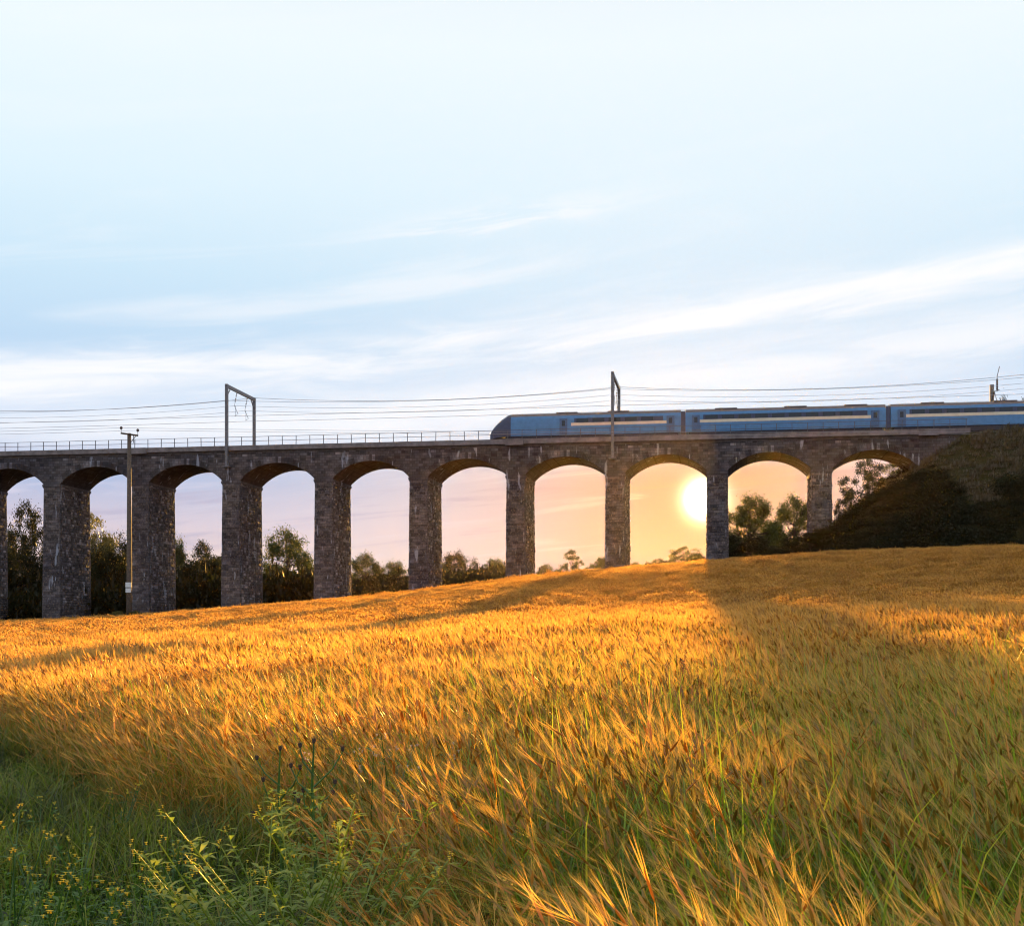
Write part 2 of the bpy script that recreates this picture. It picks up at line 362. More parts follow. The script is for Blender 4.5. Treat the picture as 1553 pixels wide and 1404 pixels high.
cap.c = [(1, 1, 1)]*len(cap.v); cap0 = build(cap, 'impost', M['stone'], pier0)
pier0.location = (T0+P*K0, 0, ZS)
for k in range(K0+1, K1):
    c = copy_tree(pier0); c.parent = via; c.location = (T0+P*k, 0, ZS)
# arches: circle through springings and crown
half = (P-PW)/2; rise = ZC-ZS; RAD = (half**2+rise**2)/(2*rise); ZCEN = ZC-RAD
A0 = math.asin(half/RAD); ZTOP = 24.55
def arc_pts(n, r=RAD): return [(half+PW+r*math.sin(A0*(-1+2*i/n)), ZCEN+r*math.cos(A0*(-1+2*i/n))) for i in range(n+1)]
def make_bay():
    """one bay: the wall above pier and arch, with its soffit, from t=PW/2-ish to the next pier"""
    mb = MB(); n = 28; A = arc_pts(n); 
    pts = [(0, ZS)]+[(PW, ZS)]+A[1:-1]+[(P, ZS)]
    for yv, flip in ((0., 1), (WD, 0)):
        vs = []; fs = []
        for (x, z) in pts: vs += [(x, yv, z-ZS), (x, yv, ZTOP-ZS)]
        for i in range(len(pts)-1):
            q = (2*i, 2*i+2, 2*i+3, 2*i+1); fs.append(q if flip else q[::-1])
        mb.add(vs, fs)
    vs = []; fs = []
    S = pts[1:]
    for (x, z) in S: vs += [(x, 0, z-ZS), (x, WD, z-ZS)]
    for i in range(len(S)-1): fs.append((2*i, 2*i+1, 2*i+3, 2*i+2))
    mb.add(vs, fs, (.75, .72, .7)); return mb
def ring(sides):
    mb = MB(); r = random.Random(5); n = 31
    for yv, sg in sides:
        for i in range(n):
            a0 = A0*(-1+2*i/n)+.0025; a1 = A0*(-1+2*(i+1)/n)-.0025; d = r.uniform(.03, .06); ro = RAD+.72+r.uniform(-.04, .06); ri = RAD-.015
            q = [(half+PW+rr*math.sin(a), ZCEN+rr*math.cos(a)-ZS) for rr, a in ((ri, a0), (ri, a1), (ro, a1), (ro, a0))]
            lo = [(x, yv-sg*.05, z) for x, z in q]; hi = [(x, yv+sg*d, z) for x, z in q]
            mb.add(lo+hi, [(4, 5, 6, 7), (0, 1, 5, 4), (1, 2, 6, 5), (2, 3, 7, 6), (3, 0, 4, 7)], blockcol(r))
    return mb
def spandrel_blocks(mb):
    r = random.Random(11); z = 0.
    for row in range(int((ZTOP-ZS)/.33)+1):
        z0, z1 = row*.33, min((row+1)*.33, ZTOP-ZS)
        if z1-z0 < .1: continue
        x = -.0
        while x < P-.05:
            wd = r.uniform(.45, .85); x1 = min(x+wd, P); xm = (x+x1)/2
            def inside(xx):
                dx = abs(((xx-PW) if xx > PW else xx+P-PW)-half); return dx < half*1.15 and (z0-.0+ZS) < ZCEN+math.sqrt(max(0, (RAD+.74)**2-dx*dx))
            if not (inside(x) or inside(x1)) and z0 < ZTOP-ZS:
                d = r.uniform(.006, .035); cc_ = blockcol(r)
                for yv, sg in ((0., -1), (WD, 1)):
                    q = [(x+.012, z0+.012), (x1-.012, z0+.012), (x1-.012, z1-.012), (x+.012, z1-.012)]
                    mb.add([(a, yv-sg*.01, b) for a, b in q]+[(a, yv+sg*d, b) for a, b in q], [(4, 5, 6, 7), (0, 1, 5, 4), (1, 2, 6, 5), (2, 3, 7, 6), (3, 0, 4, 7)], cc_)
            x = x1
    return mb
bay0 = build(spandrel_blocks(make_bay()), 'arch', M['stone'], via); bay0.location = (T0+P*K0, 0, ZS)
build(ring(((0., -1),)), 'arch_ring', M['stone'], bay0); build(ring(((WD, 1),)), 'arch_ring', M['stone'], bay0)
for k in range(K0+1, K1):
    c = copy_tree(bay0); c.parent = via; c.location = (T0+P*k, 0, ZS)
TE = 53.3; TS = T0+P*K0
mb = MB(); mb.box(T0+P*K1, TE, 0, WD, 8, ZTOP); mb.box(T0+P*K1-.02, T0+P*K1+.5, -.03, WD+.03, 8, ZS)
mb.c = [(1, 1, 1)]*len(mb.v); build(mb, 'abutment', M['stone'], via)
mb = MB(); mb.box(TS, TE, -.10, WD+.10, ZTOP, ZTOP+.16); mb.box(TS, TE, -.02, WD+.02, ZTOP+.16, ZTOP+.30); build(mb, 'cornice', M['recess'], via)
for y0, y1 in ((-.30, .12), (WD-.12, WD+.30)):
    mb = MB(); x = TS; r = random.Random(2)
    while x < TE:
        x1 = min(TE, x+r.uniform(1.1, 1.5)); mb.box(x+.006, x1-.006, y0-r.uniform(0, .012), y1, ZTOP+.30, ZP-r.uniform(0, .015)); x = x1
    build(mb, 'parapet', M['coping'], via)
mb = MB(); mb.box(TS, TE, .12, WD-.12, ZTOP+.16, ZTOP+.32); build(mb, 'deck', M['ballast'], via)
for k in (-10, -6, -2, 2):
    mb = MB(); t = T0+P*k-.1; mb.box(t, t+2.2, -.62, -.305, ZTOP+.12, ZP-.02); build(mb, 'refuge', M['coping'], via)
# track on the deck and along the embankment
mb = MB(); bx = MB()
for nc in (2.25, 5.95):
    for dn in (-.72, .72): mb.box(TS, 150, nc+dn-.035, nc+dn+.035, ZTOP+.34, ZTOP+.45)
    t = TS
    while t < 150: bx.box(t, t+.25, nc-1.25, nc+1.25, ZTOP+.28, ZTOP+.36); t += .65
tr = empty('railway_track', (0, D0, 0), -TH); tag(tr, 'double railway track running along the top of the viaduct and embankment', 'railway track')
build(mb, 'rail', M['steel'], tr); tag(build(bx, 'sleeper', M['ballast'], tr), kind='stuff')
# railing on the front parapet
rl = empty('railing', (0, D0, 0), -TH); tag(rl, 'thin dark post-and-rail metal railing along the front parapet of the viaduct', 'railing')
pm = MB(); pm.box(-.035, .035, -.035, .035, 0, 1.14); pme = pm.mesh('post', M['rail'])
ts = np.arange(-66.4, 53, 1.78); r = random.Random(4)
for t in ts:
    o = link('post', pme, rl, (float(t), -.05+r.uniform(-.02, .02), ZP-.01)); o.rotation_euler = (r.uniform(-.015, .015), r.uniform(-.02, .02), 0)
for z, nm in ((ZP+1.1, 'top_rail'), (ZP+.56, 'middle_rail')):
    mb = MB(); mb.tube([(TS, -.05, z)]+[(float(t), -.05, z+r.uniform(-.012, .012)) for t in ts]+[(53., -.05, z)], .028, 5); build(mb, nm, M['rail'], rl)
# ------------------------------------------------------------------ overhead line
ZPT = 33.1
PF, PB = -.75, 9.0
def portal(t, label, full=True):
    p = empty('catenary_portal', v2w(t, 0, 0), -TH); tag(p, label, 'overhead line portal', 'overhead line portals on the viaduct')
    mb = MB(); mb.box(-.17, .17, PF-.17, PF+.17, 22.9, ZPT); o = build(mb, 'post', M['steel'], p)
    mb = MB(); mb.box(-.45, .45, PF-.3, PF+.72, 22.72, 22.9); build(mb, 'foot_bracket', M['steel'], o)
    mb = MB(); mb.box(-.17, .17, PB-.17, PB+.17, 22.9, ZPT); build(mb, 'post', M['steel'], p)
    mb = MB(); mb.box(-.13, .13, PF+.17, PB-.17, ZPT-.42, ZPT-.02)
    build(mb, 'beam', M['steel'], p)
    mb = MB(); mb.tube([(0, PF+.1, ZPT-1.5), (0, PF+1.3, ZPT-.35)], .07, 5); build(mb, 'brace', M['steel'], p); mb = MB(); mb.tube([(0, PB-.1, ZPT-1.5), (0, PB-1.3, ZPT-.35)], .07, 5); build(mb, 'brace', M['steel'], p)
    for nc in (2.25, 5.95):
        mb = MB()
        a = Vector((0, nc+.5, ZPT-.42)); b = Vector((-.1, nc-.1, ZPT-2.2))
        for i in range(7): mb.ball(a.lerp(b, .08+.1*i), .1 if i % 2 == 0 else .06, 6, 3, (1, 1, .7))
        mb.tube([a, b], .025, 4); s = build(mb, 'insulator', M['ceramic'], p)
        mb = MB(); mb.tube([b, (.0, nc+.9, ZPT-3.1), (.0, nc-.1, ZPT-3.5)], .03, 4); mb.tube([(0, nc, ZPT-2.2), (0, nc, ZPT-3.5)], .02, 4); build(mb, 'registration_arm', M['steel'], s)
    return p
for k, lab in ((-9, 'steel overhead line portal beyond the left end of the visible railing'), (-5, 'grey steel portal frame over the tracks ahead of the train, above the left piers'),
               (-1, 'grey steel portal frame beside the moving train, its two posts nearly in line')):
    portal(T0+P*k+PW/2-.25, lab)
# mast by the right edge
ms = empty('catenary_mast', v2w(57.4, 9., 0), -TH); tag(ms, 'single grey overhead line mast rising behind the train roof at the right edge', 'overhead line mast')
mb = MB(); mb.box(-.22, .22, -.2, .2, 22, 32.0); build(mb, 'post', M['steel'], ms)
mb = MB(); mb.tube([(0, 0, 29.6), (0, -1.6, 30.9), (0, -4.4, 30.6)], .05, 5); mb.tube([(0, 0, 31.7), (0, -1.6, 30.9)], .04, 5); mb.tube([(0, -1.6, 30.9), (0, -3.2, 29.4)], .04, 5); build(mb, 'cantilever', M['steel'], ms)
mb = MB(); 
for i in range(6): mb.ball((0, -.4-.2*i, 30.1+.13*i), .13, 6, 3)
build(mb, 'insulator', M['ceramic'], ms); mb = MB()
for i in range(6): mb.ball((0, -3.2-.0*i, 30.9+.22*i), .14, 6, 3)
mb.tube([(0, -3.2, 30.6), (0, -3.2, 32.4), (0, -4.6, 33.3)], .04, 5); build(mb, 'insulator', M['ceramic'], ms)
def wire(pts_t, n, z, sag, rad, label, nm='overhead_wire'):
    mb = MB(); pts = []
    for a, b in zip(pts_t[:-1], pts_t[1:]):
        for i in range(12):
            s = i/12; pts.append((a+(b-a)*s, n, z-4*sag*s*(1-s)))
    pts.append((pts_t[-1], n, z)); mb.tube(pts, rad, 4); o = build(mb, nm, M['wire']); o.location = (0, D0, 0); o.rotation_euler = (0, 0, -TH)
    return tag(o, label, 'overhead wire', 'wires strung over the tracks')
sup = [T0+P*k+PW/2-.25 for k in (-13, -9, -5, -1)]+[T0+P*3+1, T0+P*7]
wire(sup, PB+.05, ZPT-.0, .95, .026, 'topmost sagging wire, carried on the tops of the far portal posts')
wire(sup, 2.25, ZPT-2.2, .8, .017, 'sagging messenger wire over the near track')
wire(sup, 5.95, ZPT-2.2, .8, .017, 'sagging messenger wire over the far track')
wire(sup, 2.25, ZPT-3.5, .06, .022, 'straight contact wire just above the train roof on the near track')
wire(sup, 5.95, ZPT-3.6, .06, .022, 'straight contact wire over the far track')
wire(sup, PF+.25, ZPT-2.0, .75, .02, 'sagging feeder wire along the front portal posts')
# ------------------------------------------------------------------ train
ZR = ZTOP+.45
train = empty('train', (0, D0, 0), -TH); tag(train, 'blue passenger train with dark nose and window band crossing the viaduct towards the left', 'train')
HW = 1.38; NC = 2.25
NOSE = [(0, .30, .78), (.2, .42, .86), (.9, .66, .93), (1.6, .86, .97), (2.15, .975, .995), (2.6, 1., 1.)]   # length along, height factor, width factor
def section(zr=0.): # cross-section (n, z) starting bottom front going up and over
    return [(-HW, .95), (-HW, 1.65), (-HW, 1.95), (-HW*.985, 2.62), (-HW*.955, 3.0), (-HW*.86, 3.32), (-HW*.6, 3.62), (-HW*.3, 3.74), (0, 3.77), (HW*.3, 3.74), (HW*.6, 3.62), (HW*.86, 3.32), (HW*.955, 3.0), (HW, 2.62), (HW, .95)]
def carriage(t0, t1, nose=False):
    c = empty('carriage', (0, 0, 0)); c.parent = train
    S = section(); mb = MB(); rf = MB()
    if nose:
        prof = NOSE   # length along, height factor, width factor
    else: prof = [(0, 1, 1)]
    rows = []
    for d, hf, wf in prof: rows.append([(t0+d, NC+n*wf, ZR+.55+(z-.55)*hf) for n, z in S])
    rows.append([(t1, NC+n, ZR+z) for n, z in S])
    vs = [p for r_ in rows for p in r_]; m = len(S); fs = []
    for i in range(len(rows)-1):
        for j in range(m-1): fs.append((i*m+j, (i+1)*m+j, (i+1)*m+j+1, i*m+j+1))
        fs.append((i*m+m-1, (i+1)*m+m-1, (i+1)*m, i*m))
    fs.append(tuple(range(m))); fs.append(tuple((len(rows)-1)*m+j for j in range(m))[::-1])
    mb.add(vs, fs); body = build(mb, 'body', M['blue'], c)
    me = body.data; me.materials.append(M['dblue']); me.materials.append(M['troof'])
    for p in me.polygons:
        ce = p.center
        if ce.z > ZR+3.2: p.material_index = 2
        if nose and ce.x < t0+2.85: p.material_index = 1
    a = t0+(10.4 if nose else 2.1); e_ = t1-2.1
    mb = MB(); mb.box(a, e_, NC-HW-.004, NC-HW+.03, ZR+2.4, ZR+2.95); build(mb, 'window_band', M['dblue'], c)
    mb = MB(); mb.box(a-.4, e_+.4, NC-HW-.012, NC-HW+.03, ZR+2.04, ZR+2.39); build(mb, 'cream_stripe', M['cream'], c)  # cream strip paints in the light shown by the lower windows
    x = a+.25; i = 0
    while x+1.5 < e_:
        mb = MB(); mb.box(x, x+1.45, NC-HW-.016, NC-HW+.02, ZR+2.45, ZR+2.91); build(mb, 'window', M['glass'], c); x += 1.95; i += 1
    for dx in ((8.6,) if nose else (.75, t1-t0-1.7)) + ((t1-t0-1.7,) if nose else ()):
        mb = MB(); mb.box(t0+dx, t0+dx+.95, NC-HW-.02, NC-HW+.02, ZR+1.0, ZR+2.95); d = build(mb, 'door', M['door'], c)
        mb = MB(); mb.box(t0+dx+.28, t0+dx+.67, NC-HW-.03, NC-HW-.018, ZR+2.05, ZR+2.7); build(mb, 'door_window', M['glass'], c)
    mb = MB(); mb.box(t0+(2. if nose else .4), t1-.4, NC-HW+.12, NC+HW-.12, ZR+.35, ZR+.96); build(mb, 'underframe', M['tgrey'], c); mb = MB()
    for bx_ in (t0+3.2, t1-3.2):
        for wx in (-1.2, 1.2):
            for sn in (-.8, .72): mb.tube([(bx_+wx, NC+sn, ZR+.46), (bx_+wx, NC+sn+.1, ZR+.46)], .44, 16)
        mb.box(bx_-1.8, bx_+1.8, NC-1., NC+1., ZR+.3, ZR+.6); build(mb, 'bogie', M['tgrey'], c); mb = MB()
    for f_ in ((.35, .62) if nose else (.15, .5, .8)):
        mb = MB(); q = t0+(t1-t0)*f_; mb.box(q, q+2.6, NC-.75, NC+.75, ZR+3.7, ZR+3.82); build(mb, 'roof_unit', M['troof'], c)
    return c
tn = -2.9
c1 = carriage(tn, tn+23.2, True)
mb = MB()   # windscreen lies on the sloping nose
def nosept(d, n, lift=.03):
    pr = NOSE
    ds = [p[0] for p in pr]; hf = np.interp(d, ds, [p[1] for p in pr]); wf = np.interp(d, ds, [p[2] for p in pr])
    nn = n/wf; z = np.interp(abs(nn), [0, HW*.3, HW*.6, HW*.86, HW*.955, HW*.985], [3.77, 3.74, 3.62, 3.32, 3., 2.62]); return (tn+d-lift, NC+n, ZR+.55+(z-.55)*hf+lift)
g_ = [[nosept(.32+(1.5-.32)*i/4, -1.0+2.*j/8) for j in range(9)] for i in range(5)]
mb.add([p for r_ in g_ for p in r_], [(i*9+j, i*9+j+1, (i+1)*9+j+1, (i+1)*9+j) for i in range(4) for j in range(8)]); build(mb, 'windscreen', M['glass'], c1)
for s in (-1, 1):
    mb = MB(); mb.ball((tn+.12, NC+s*.62, ZR+1.45), .17, 8, 5, (1.1, 1.3, .8)); build(mb, 'headlight', M['lamp'], c1)
mb = MB(); mb.box(tn+.3, tn+2.4, NC-1.0, NC+1.0, ZR+.2, ZR+.75); build(mb, 'snowplough', M['tgrey'], c1)
t = tn+23.2+.55
for i in range(4):
    carriage(t, t+23.2)
    mb = MB(); mb.box(t-.53, t-.02, NC-1.25, NC+1.25, ZR+.9, ZR+3.45); build(mb, 'gangway', M['dblue'], train); t += 23.75
# ------------------------------------------------------------------ wooden pole
pz = float(ground(-43, 150))
pb = at(196, 945, 150); pole = empty('utility_pole', (pb.x, pb.y, pz)); tag(pole, 'tall brown wooden utility pole with a small crossarm standing before the left piers', 'utility pole')
H = at(196, 657, 150).z-pz
mb = MB(); mb.tube([(0, 0, -1), (0, 0, 5.2), (0, 0, H)], [.34, .30, .21], 10); build(mb, 'shaft', M['pole'], pole, True)
mb = MB(); mb.box(-.33, .33, -.36, -.30, 4.2, 4.75); mb.box(-.31, .31, -.375, -.36, 3.6, 4.1); build(mb, 'plate', M['plate'], pole)
mb = MB(); v0, v1 = Vector((-.85, -.42, H-.05)), Vector((1.0, .1, H-.25)); dv = (v1-v0)
mb.tube([v0, v1], .1, 4); build(mb, 'crossarm', M['pole'], pole)
mb = MB(); mb.tube([(0.05, 0, H-1.2), (.75, .03, H-.3)], .04, 4); build(mb, 'brace', M['rail'], pole)
mb = MB(); mb.tube([(.5, .03, H-.25), (.5, .03, H-1.1)], .05, 5); build(mb, 'brace', M['rail'], pole)
for q in (v0+dv*.03, v1-dv*.03):
    mb = MB(); mb.tube([q, q+Vector((0, 0, .5))], .03, 5); mb.ball(q+Vector((0, 0, .6)), .17, 8, 5, (1, 1, 1.1)); build(mb, 'insulator', M['ceramic'], pole)
for q, lab in ((v0, 'upper thin line wire running level from the wooden pole'), (v1, 'lower thin line wire running level from the wooden pole')):
    mb = MB(); z = pz+q.z+.6; pts = [(pb.x+q.x-90+i*9., pb.y+q.y, z-1.*(1-((i-5)/5.)**2)*.8+.0) for i in range(11)]; pts[-1] = (pb.x+q.x, pb.y+q.y, z)
    pts += [(pb.x+q.x+i*14., pb.y+q.y, z-.5*(1-((i-5)/5.)**2)) for i in range(1, 11)]
    mb.tube(pts, .016, 4); o = build(mb, 'line_wire', M['wire']); tag(o, lab, 'wire', 'wires carried by the wooden pole')
# ------------------------------------------------------------------ trees
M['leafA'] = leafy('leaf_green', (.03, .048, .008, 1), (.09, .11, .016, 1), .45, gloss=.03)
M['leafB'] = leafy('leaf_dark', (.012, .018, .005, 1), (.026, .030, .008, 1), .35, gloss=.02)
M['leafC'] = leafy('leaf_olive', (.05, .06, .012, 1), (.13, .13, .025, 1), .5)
def quads(cen, size, rng, flat=.0):
    """small leaf-sized faces at the given centres, turned at random"""
    n = len(cen); a = rng.normal(size=(n, 3)); a /= np.linalg.norm(a, axis=1)[:, None]
    b = rng.normal(size=(n, 3)); b -= a*(a*b).sum(1)[:, None]; b /= np.linalg.norm(b, axis=1)[:, None]
    s = (size*rng.uniform(.6, 1.4, n))[:, None]; a = a*s; b = b*s*.6
    v = np.stack([cen-a, cen+b*.9, cen+a, cen-b*.9], 1).reshape(-1, 3); f = np.arange(4*n).reshape(n, 4); return v, f
def np_mesh(name, v, f, mat):
    me = bpy.data.meshes.new(name); n = len(f); k = f.shape[1]
    me.vertices.add(len(v)); me.vertices.foreach_set('co', np.ascontiguousarray(v, dtype=np.float32).ravel())
    me.loops.add(n*k); me.loops.foreach_set('vertex_index', f.astype(np.int32).ravel())
    me.polygons.add(n); me.polygons.foreach_set('loop_start', (np.arange(n)*k).astype(np.int32)); me.polygons.foreach_set('loop_total', np.full(n, k, np.int32))
    me.materials.append(mat); me.update(calc_edges=True); return me
def tree_proto(seed, mat, H=10., R=4.5, clear=.22, ncl=70, per=110, leaf=.2, cr=.9, lean=0., squash=.62):
    rng = np.random.default_rng(seed); mb = MB(); r0 = H*.026
    top = Vector((lean*H, 0, H*.72)); tr = [Vector((0, 0, -.5))]+[Vector((lean*H*s+rng.normal()*.12, rng.normal()*.12, H*.72*s)) for s in (.2, .45, .7, 1.)]
    mb.tube(tr, [r0*1.3, r0, r0*.8, r0*.6, r0*.25], 7)
    cz = H*(clear+(1-clear)*.5); hz = H*(1-clear)*.5; cen = []
    for i in range(ncl):
        d = rng.normal(size=3); d /= np.linalg.norm(d); rr = rng.uniform(.45, 1.)**.55
        lob = 1+.22*math.sin(3*math.atan2(d[1], d[0])+seed)+.15*math.sin(5*d[2]+seed*2)
        p = np.array([lean*H*.7+d[0]*R*rr*lob, d[1]*R*rr*lob, cz+d[2]*hz*rr*(1 if d[2] > 0 else .85)]); cen.append(p)
        if i % 2 == 0:
            s = rng.uniform(.3, .95); a = tr[1].lerp(top, s); b = Vector(p); mid = a.lerp(b, .55)+Vector((0, 0, -.06*H*rng.random())); mb.tube([a, mid, b], [r0*.35*(1.1-s*.6), r0*.2, r0*.05], 4, False)
    pts = []
    for c in cen:
        m_ = int(per*rng.uniform(.5, 1.3)); pts.append(c+rng.normal(size=(m_, 3))*np.array([cr, cr, cr*squash])*rng.uniform(.45, .75))
    v, f = quads(np.concatenate(pts), leaf, rng)
    return mb.mesh('trunk', M['bark']), np_mesh('crown', v, f, mat)
PROTO = {
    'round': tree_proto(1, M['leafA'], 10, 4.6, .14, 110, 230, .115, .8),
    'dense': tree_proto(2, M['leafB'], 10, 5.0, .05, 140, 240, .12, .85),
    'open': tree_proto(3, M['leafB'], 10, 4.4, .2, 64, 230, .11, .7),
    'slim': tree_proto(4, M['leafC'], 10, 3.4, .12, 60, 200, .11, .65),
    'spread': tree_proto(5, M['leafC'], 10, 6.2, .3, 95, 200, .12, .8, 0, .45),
}
def tree(nm, kind, px, ytop, Yd, width, label, rz=0., base=None):
    """crown top at pixel row ytop, width in metres, standing on the ground at depth Yd"""
    p = at(px, ytop, Yd); gz = float(ground(p.x, p.y)) if base is None else base
    h = p.z-gz; t = empty(nm, (p.x, p.y, gz), rz); tag(t, label, 'shrub' if 'shrub' in nm else 'tree', 'trees and shrubs beyond the viaduct')
    tk, cr = PROTO[kind]; R = {'round': 9.6, 'dense': 10.6, 'open': 9.2, 'slim': 7.2, 'spread': 12.8}[kind]
    for me, n in ((tk, 'trunk'), (cr, 'crown')):
        o = link(n, me, t); o.scale = (width/R, width/R, h/10.4)
    return t
TR = [  # name, kind, px, ytop, depth, width m, label, rz
 ('broadleaf_tree', 'open', 40, 756, 214, 8., 'tall ragged dark tree seen through the leftmost arch', 1),
 ('broadleaf_tree', 'dense', 12, 790, 232, 9., 'dark tree half behind the leftmost pier', 2.),
 ('spreading_tree', 'spread', 136, 770, 212, 11., 'layered spreading tree with drooping right side just right of the first wide pier', .4),
 ('broadleaf_tree', 'dense', 178, 806, 222, 10, 'dark rounded tree behind the wooden pole', 1.2),
 ('broadleaf_tree', 'dense', 140, 830, 205, 13, 'low dark tree in the shade between the first two wide piers', 2.2),
 ('broadleaf_tree', 'round', 266, 814, 232, 5.5, 'small dark tree hugging the right side of the pier behind the pole', 3.),
 ('broadleaf_tree', 'open', 306, 817, 240, 7.5, 'dark flat-topped tree in the arch left of the tall portal frame', .1),
 ('broadleaf_tree', 'dense', 318, 838, 212, 9.5, 'dark tree low in the arch left of the tall portal frame', 4.),
 ('broadleaf_tree', 'round', 436, 800, 300, 13.5, 'large round light-green tree in the arch right of the tall portal frame', 5.),
 ('hedge_shrub', 'dense', 420, 868, 230, 13, 'dark shrub mass in front of the large round green tree', 1.7),
 ('broadleaf_tree', 'round', 556, 838, 330, 11, 'dark gappy tree at the left of the fifth visible arch', .7),
 ('broadleaf_tree', 'round', 594, 850, 340, 11, 'lower dark gappy tree filling the right of the fifth visible arch', 2.7),
 ('hedge_shrub', 'dense', 575, 868, 300, 16, 'dark shrub mass below the gappy trees of the fifth visible arch', 3.7),
 ('broadleaf_tree', 'dense', 694, 834, 350, 11, 'rounded brown-green tree right of the pier ahead of the train', .2),
 ('broadleaf_tree', 'slim', 668, 850, 330, 6, 'yellow-green tree against the pier ahead of the train', 1.9),
 ('broadleaf_tree', 'round', 747, 846, 350, 10, 'gappy small tree below the nose of the train', 2.9),
 ('hedge_shrub', 'dense', 722, 866, 340, 9, 'low dark shrub between the rounded tree and the tree below the train nose', 0.9),
 ('small_tree', 'slim', 868, 832, 350, 6.2, 'pointed little tree alone in the arch left of the single mast portal', 1.),
 ('hedge_shrub', 'round', 826, 855, 350, 6, 'small shrub beside the pier under the train front', 2.),
 ('hedge_shrub', 'round', 845, 862, 352, 5, 'lowest shrub beside the pointed little tree', 2.5),
 ('hedge_shrub', 'round', 910, 844, 352, 6, 'rounded shrub left of the pier carrying the edge-on portal', 2.8),
 ('hedge_shrub', 'dense', 888, 862, 352, 7, 'low shrub between the pointed little tree and the pier carrying the edge-on portal', .8),
 ('hedge_shrub', 'round', 962, 852, 350, 5, 'small shrub just right of the pier carrying the edge-on portal', 1.8),
 ('broadleaf_tree', 'spread', 1036, 827, 350, 9.5, 'low spreading tree below the sun', 1.1),
 ('hedge_shrub', 'dense', 1000, 846, 352, 7, 'low hedge shrub left of the spreading tree below the sun', 2.3),
 ('hedge_shrub', 'round', 1060, 838, 330, 6, 'shrub against the left side of the pier that hides the sun', .3),
 ('hedge_shrub', 'dense', 982, 851, 354, 5, 'tiny hedge shrub between its two neighbours left of the sun', 3.3),
 ('broadleaf_tree', 'round', 1136, 749, 205, 9.6, 'tall orange-lit tree right of the pier that hides the sun', 3.),
 ('broadleaf_tree', 'round', 1204, 750, 212, 7.8, 'orange-lit tree touching the left side of the last pier', 4.),
 ('broadleaf_tree', 'round', 1172, 790, 216, 6., 'thin lower tree between the two orange-lit trees', 5.),
 ('hedge_shrub', 'dense', 1128, 806, 190, 9.5, 'dark shrub at the foot of the tall orange-lit tree', 1.),
 ('hedge_shrub', 'dense', 1196, 822, 186, 8, 'dark shrub at the foot of the embankment in the arch right of the sun', 4.4),
 ('hedge_shrub', 'dense', 30, 826, 197, 11, 'black mass of foliage at the foot of the leftmost arch', 1.3),
 ('hedge_shrub', 'dense', 166, 824, 196, 9, 'black foliage between the wide pier and the wooden pole', 2.6),
 ('hedge_shrub', 'dense', 300, 840, 196, 10, 'black foliage at the foot of the arch right of the wooden pole', 3.9),
 ('hedge_shrub', 'dense', 340, 846, 205, 8, 'black foliage partly hidden by the pier of the tall portal frame', 5.1),
 ('hedge_shrub', 'dense', 446, 872, 205, 12, 'black foliage below the large round green tree', .4),
]
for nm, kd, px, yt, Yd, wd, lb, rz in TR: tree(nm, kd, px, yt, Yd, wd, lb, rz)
# shrubs on the embankment and behind the train
def etree(nm, kind, px, yt, Yd, wd, lb, rz=0.):
    p = at(px, yt, Yd); b = max(float(embank(p.x, p.y)), float(ground(p.x, p.y)))-.6; return tree(nm, kind, px, yt, Yd, wd, lb, rz, b)
for px, yt, Yd, wd, lb in ((1228, 806, 150, 6, 'dark bush hiding the foot of the last pier'), (1178, 832, 152, 5.5, 'dark low bush at the field edge just left of the last pier'), (1148, 838, 153, 4.5, 'lowest dark bush at the field edge below the orange-lit trees'), (1262, 800, 149, 6, 'dark bush on the embankment just right of the last pier')):
    etree('bank_shrub', 'dense', px, yt, Yd, wd, lb, px)
etree('bare_shrub', 'open', 1316, 692, 172, 6.5, 'airy bush on the embankment edge inside the last arch', 1.)
etree('bare_shrub', 'slim', 1354, 700, 168, 3.8, 'smaller airy bush tucked under the right side of the last arch', 2.)
etree('bare_shrub', 'open', 1290, 738, 172, 3.6, 'low airy bush at the lowest point of the embankment edge in the last arch', 3.)
etree('bare_shrub', 'open', 1522, 598, 190, 4.6, 'top of a bush showing above the train roof near the mast', 2.)
etree('bare_shrub', 'open', 1553, 602, 192, 4.2, 'top of a bush above the train roof at the right frame edge', 4.)
# shrubs at the foot of the pole
for i, (px, yt, wd, lb) in enumerate([(178, 926, 2.6, 'golden-lit low shrub at the foot of the wooden pole'), (206, 926, 2.4, 'low green shrub just right of the wooden pole'),
        (232, 930, 2.2, 'rightmost low shrub in front of the pier behind the pole'), (156, 933, 1.8, 'leftmost low shrub before the wide pier')]):
    t = tree('field_shrub', ('slim', 'round')[i % 2], px, yt, 149.5, wd, lb, i); t['group'] = 'low shrubs at the foot of the wooden pole'
    p = at(px, yt, 149.5)
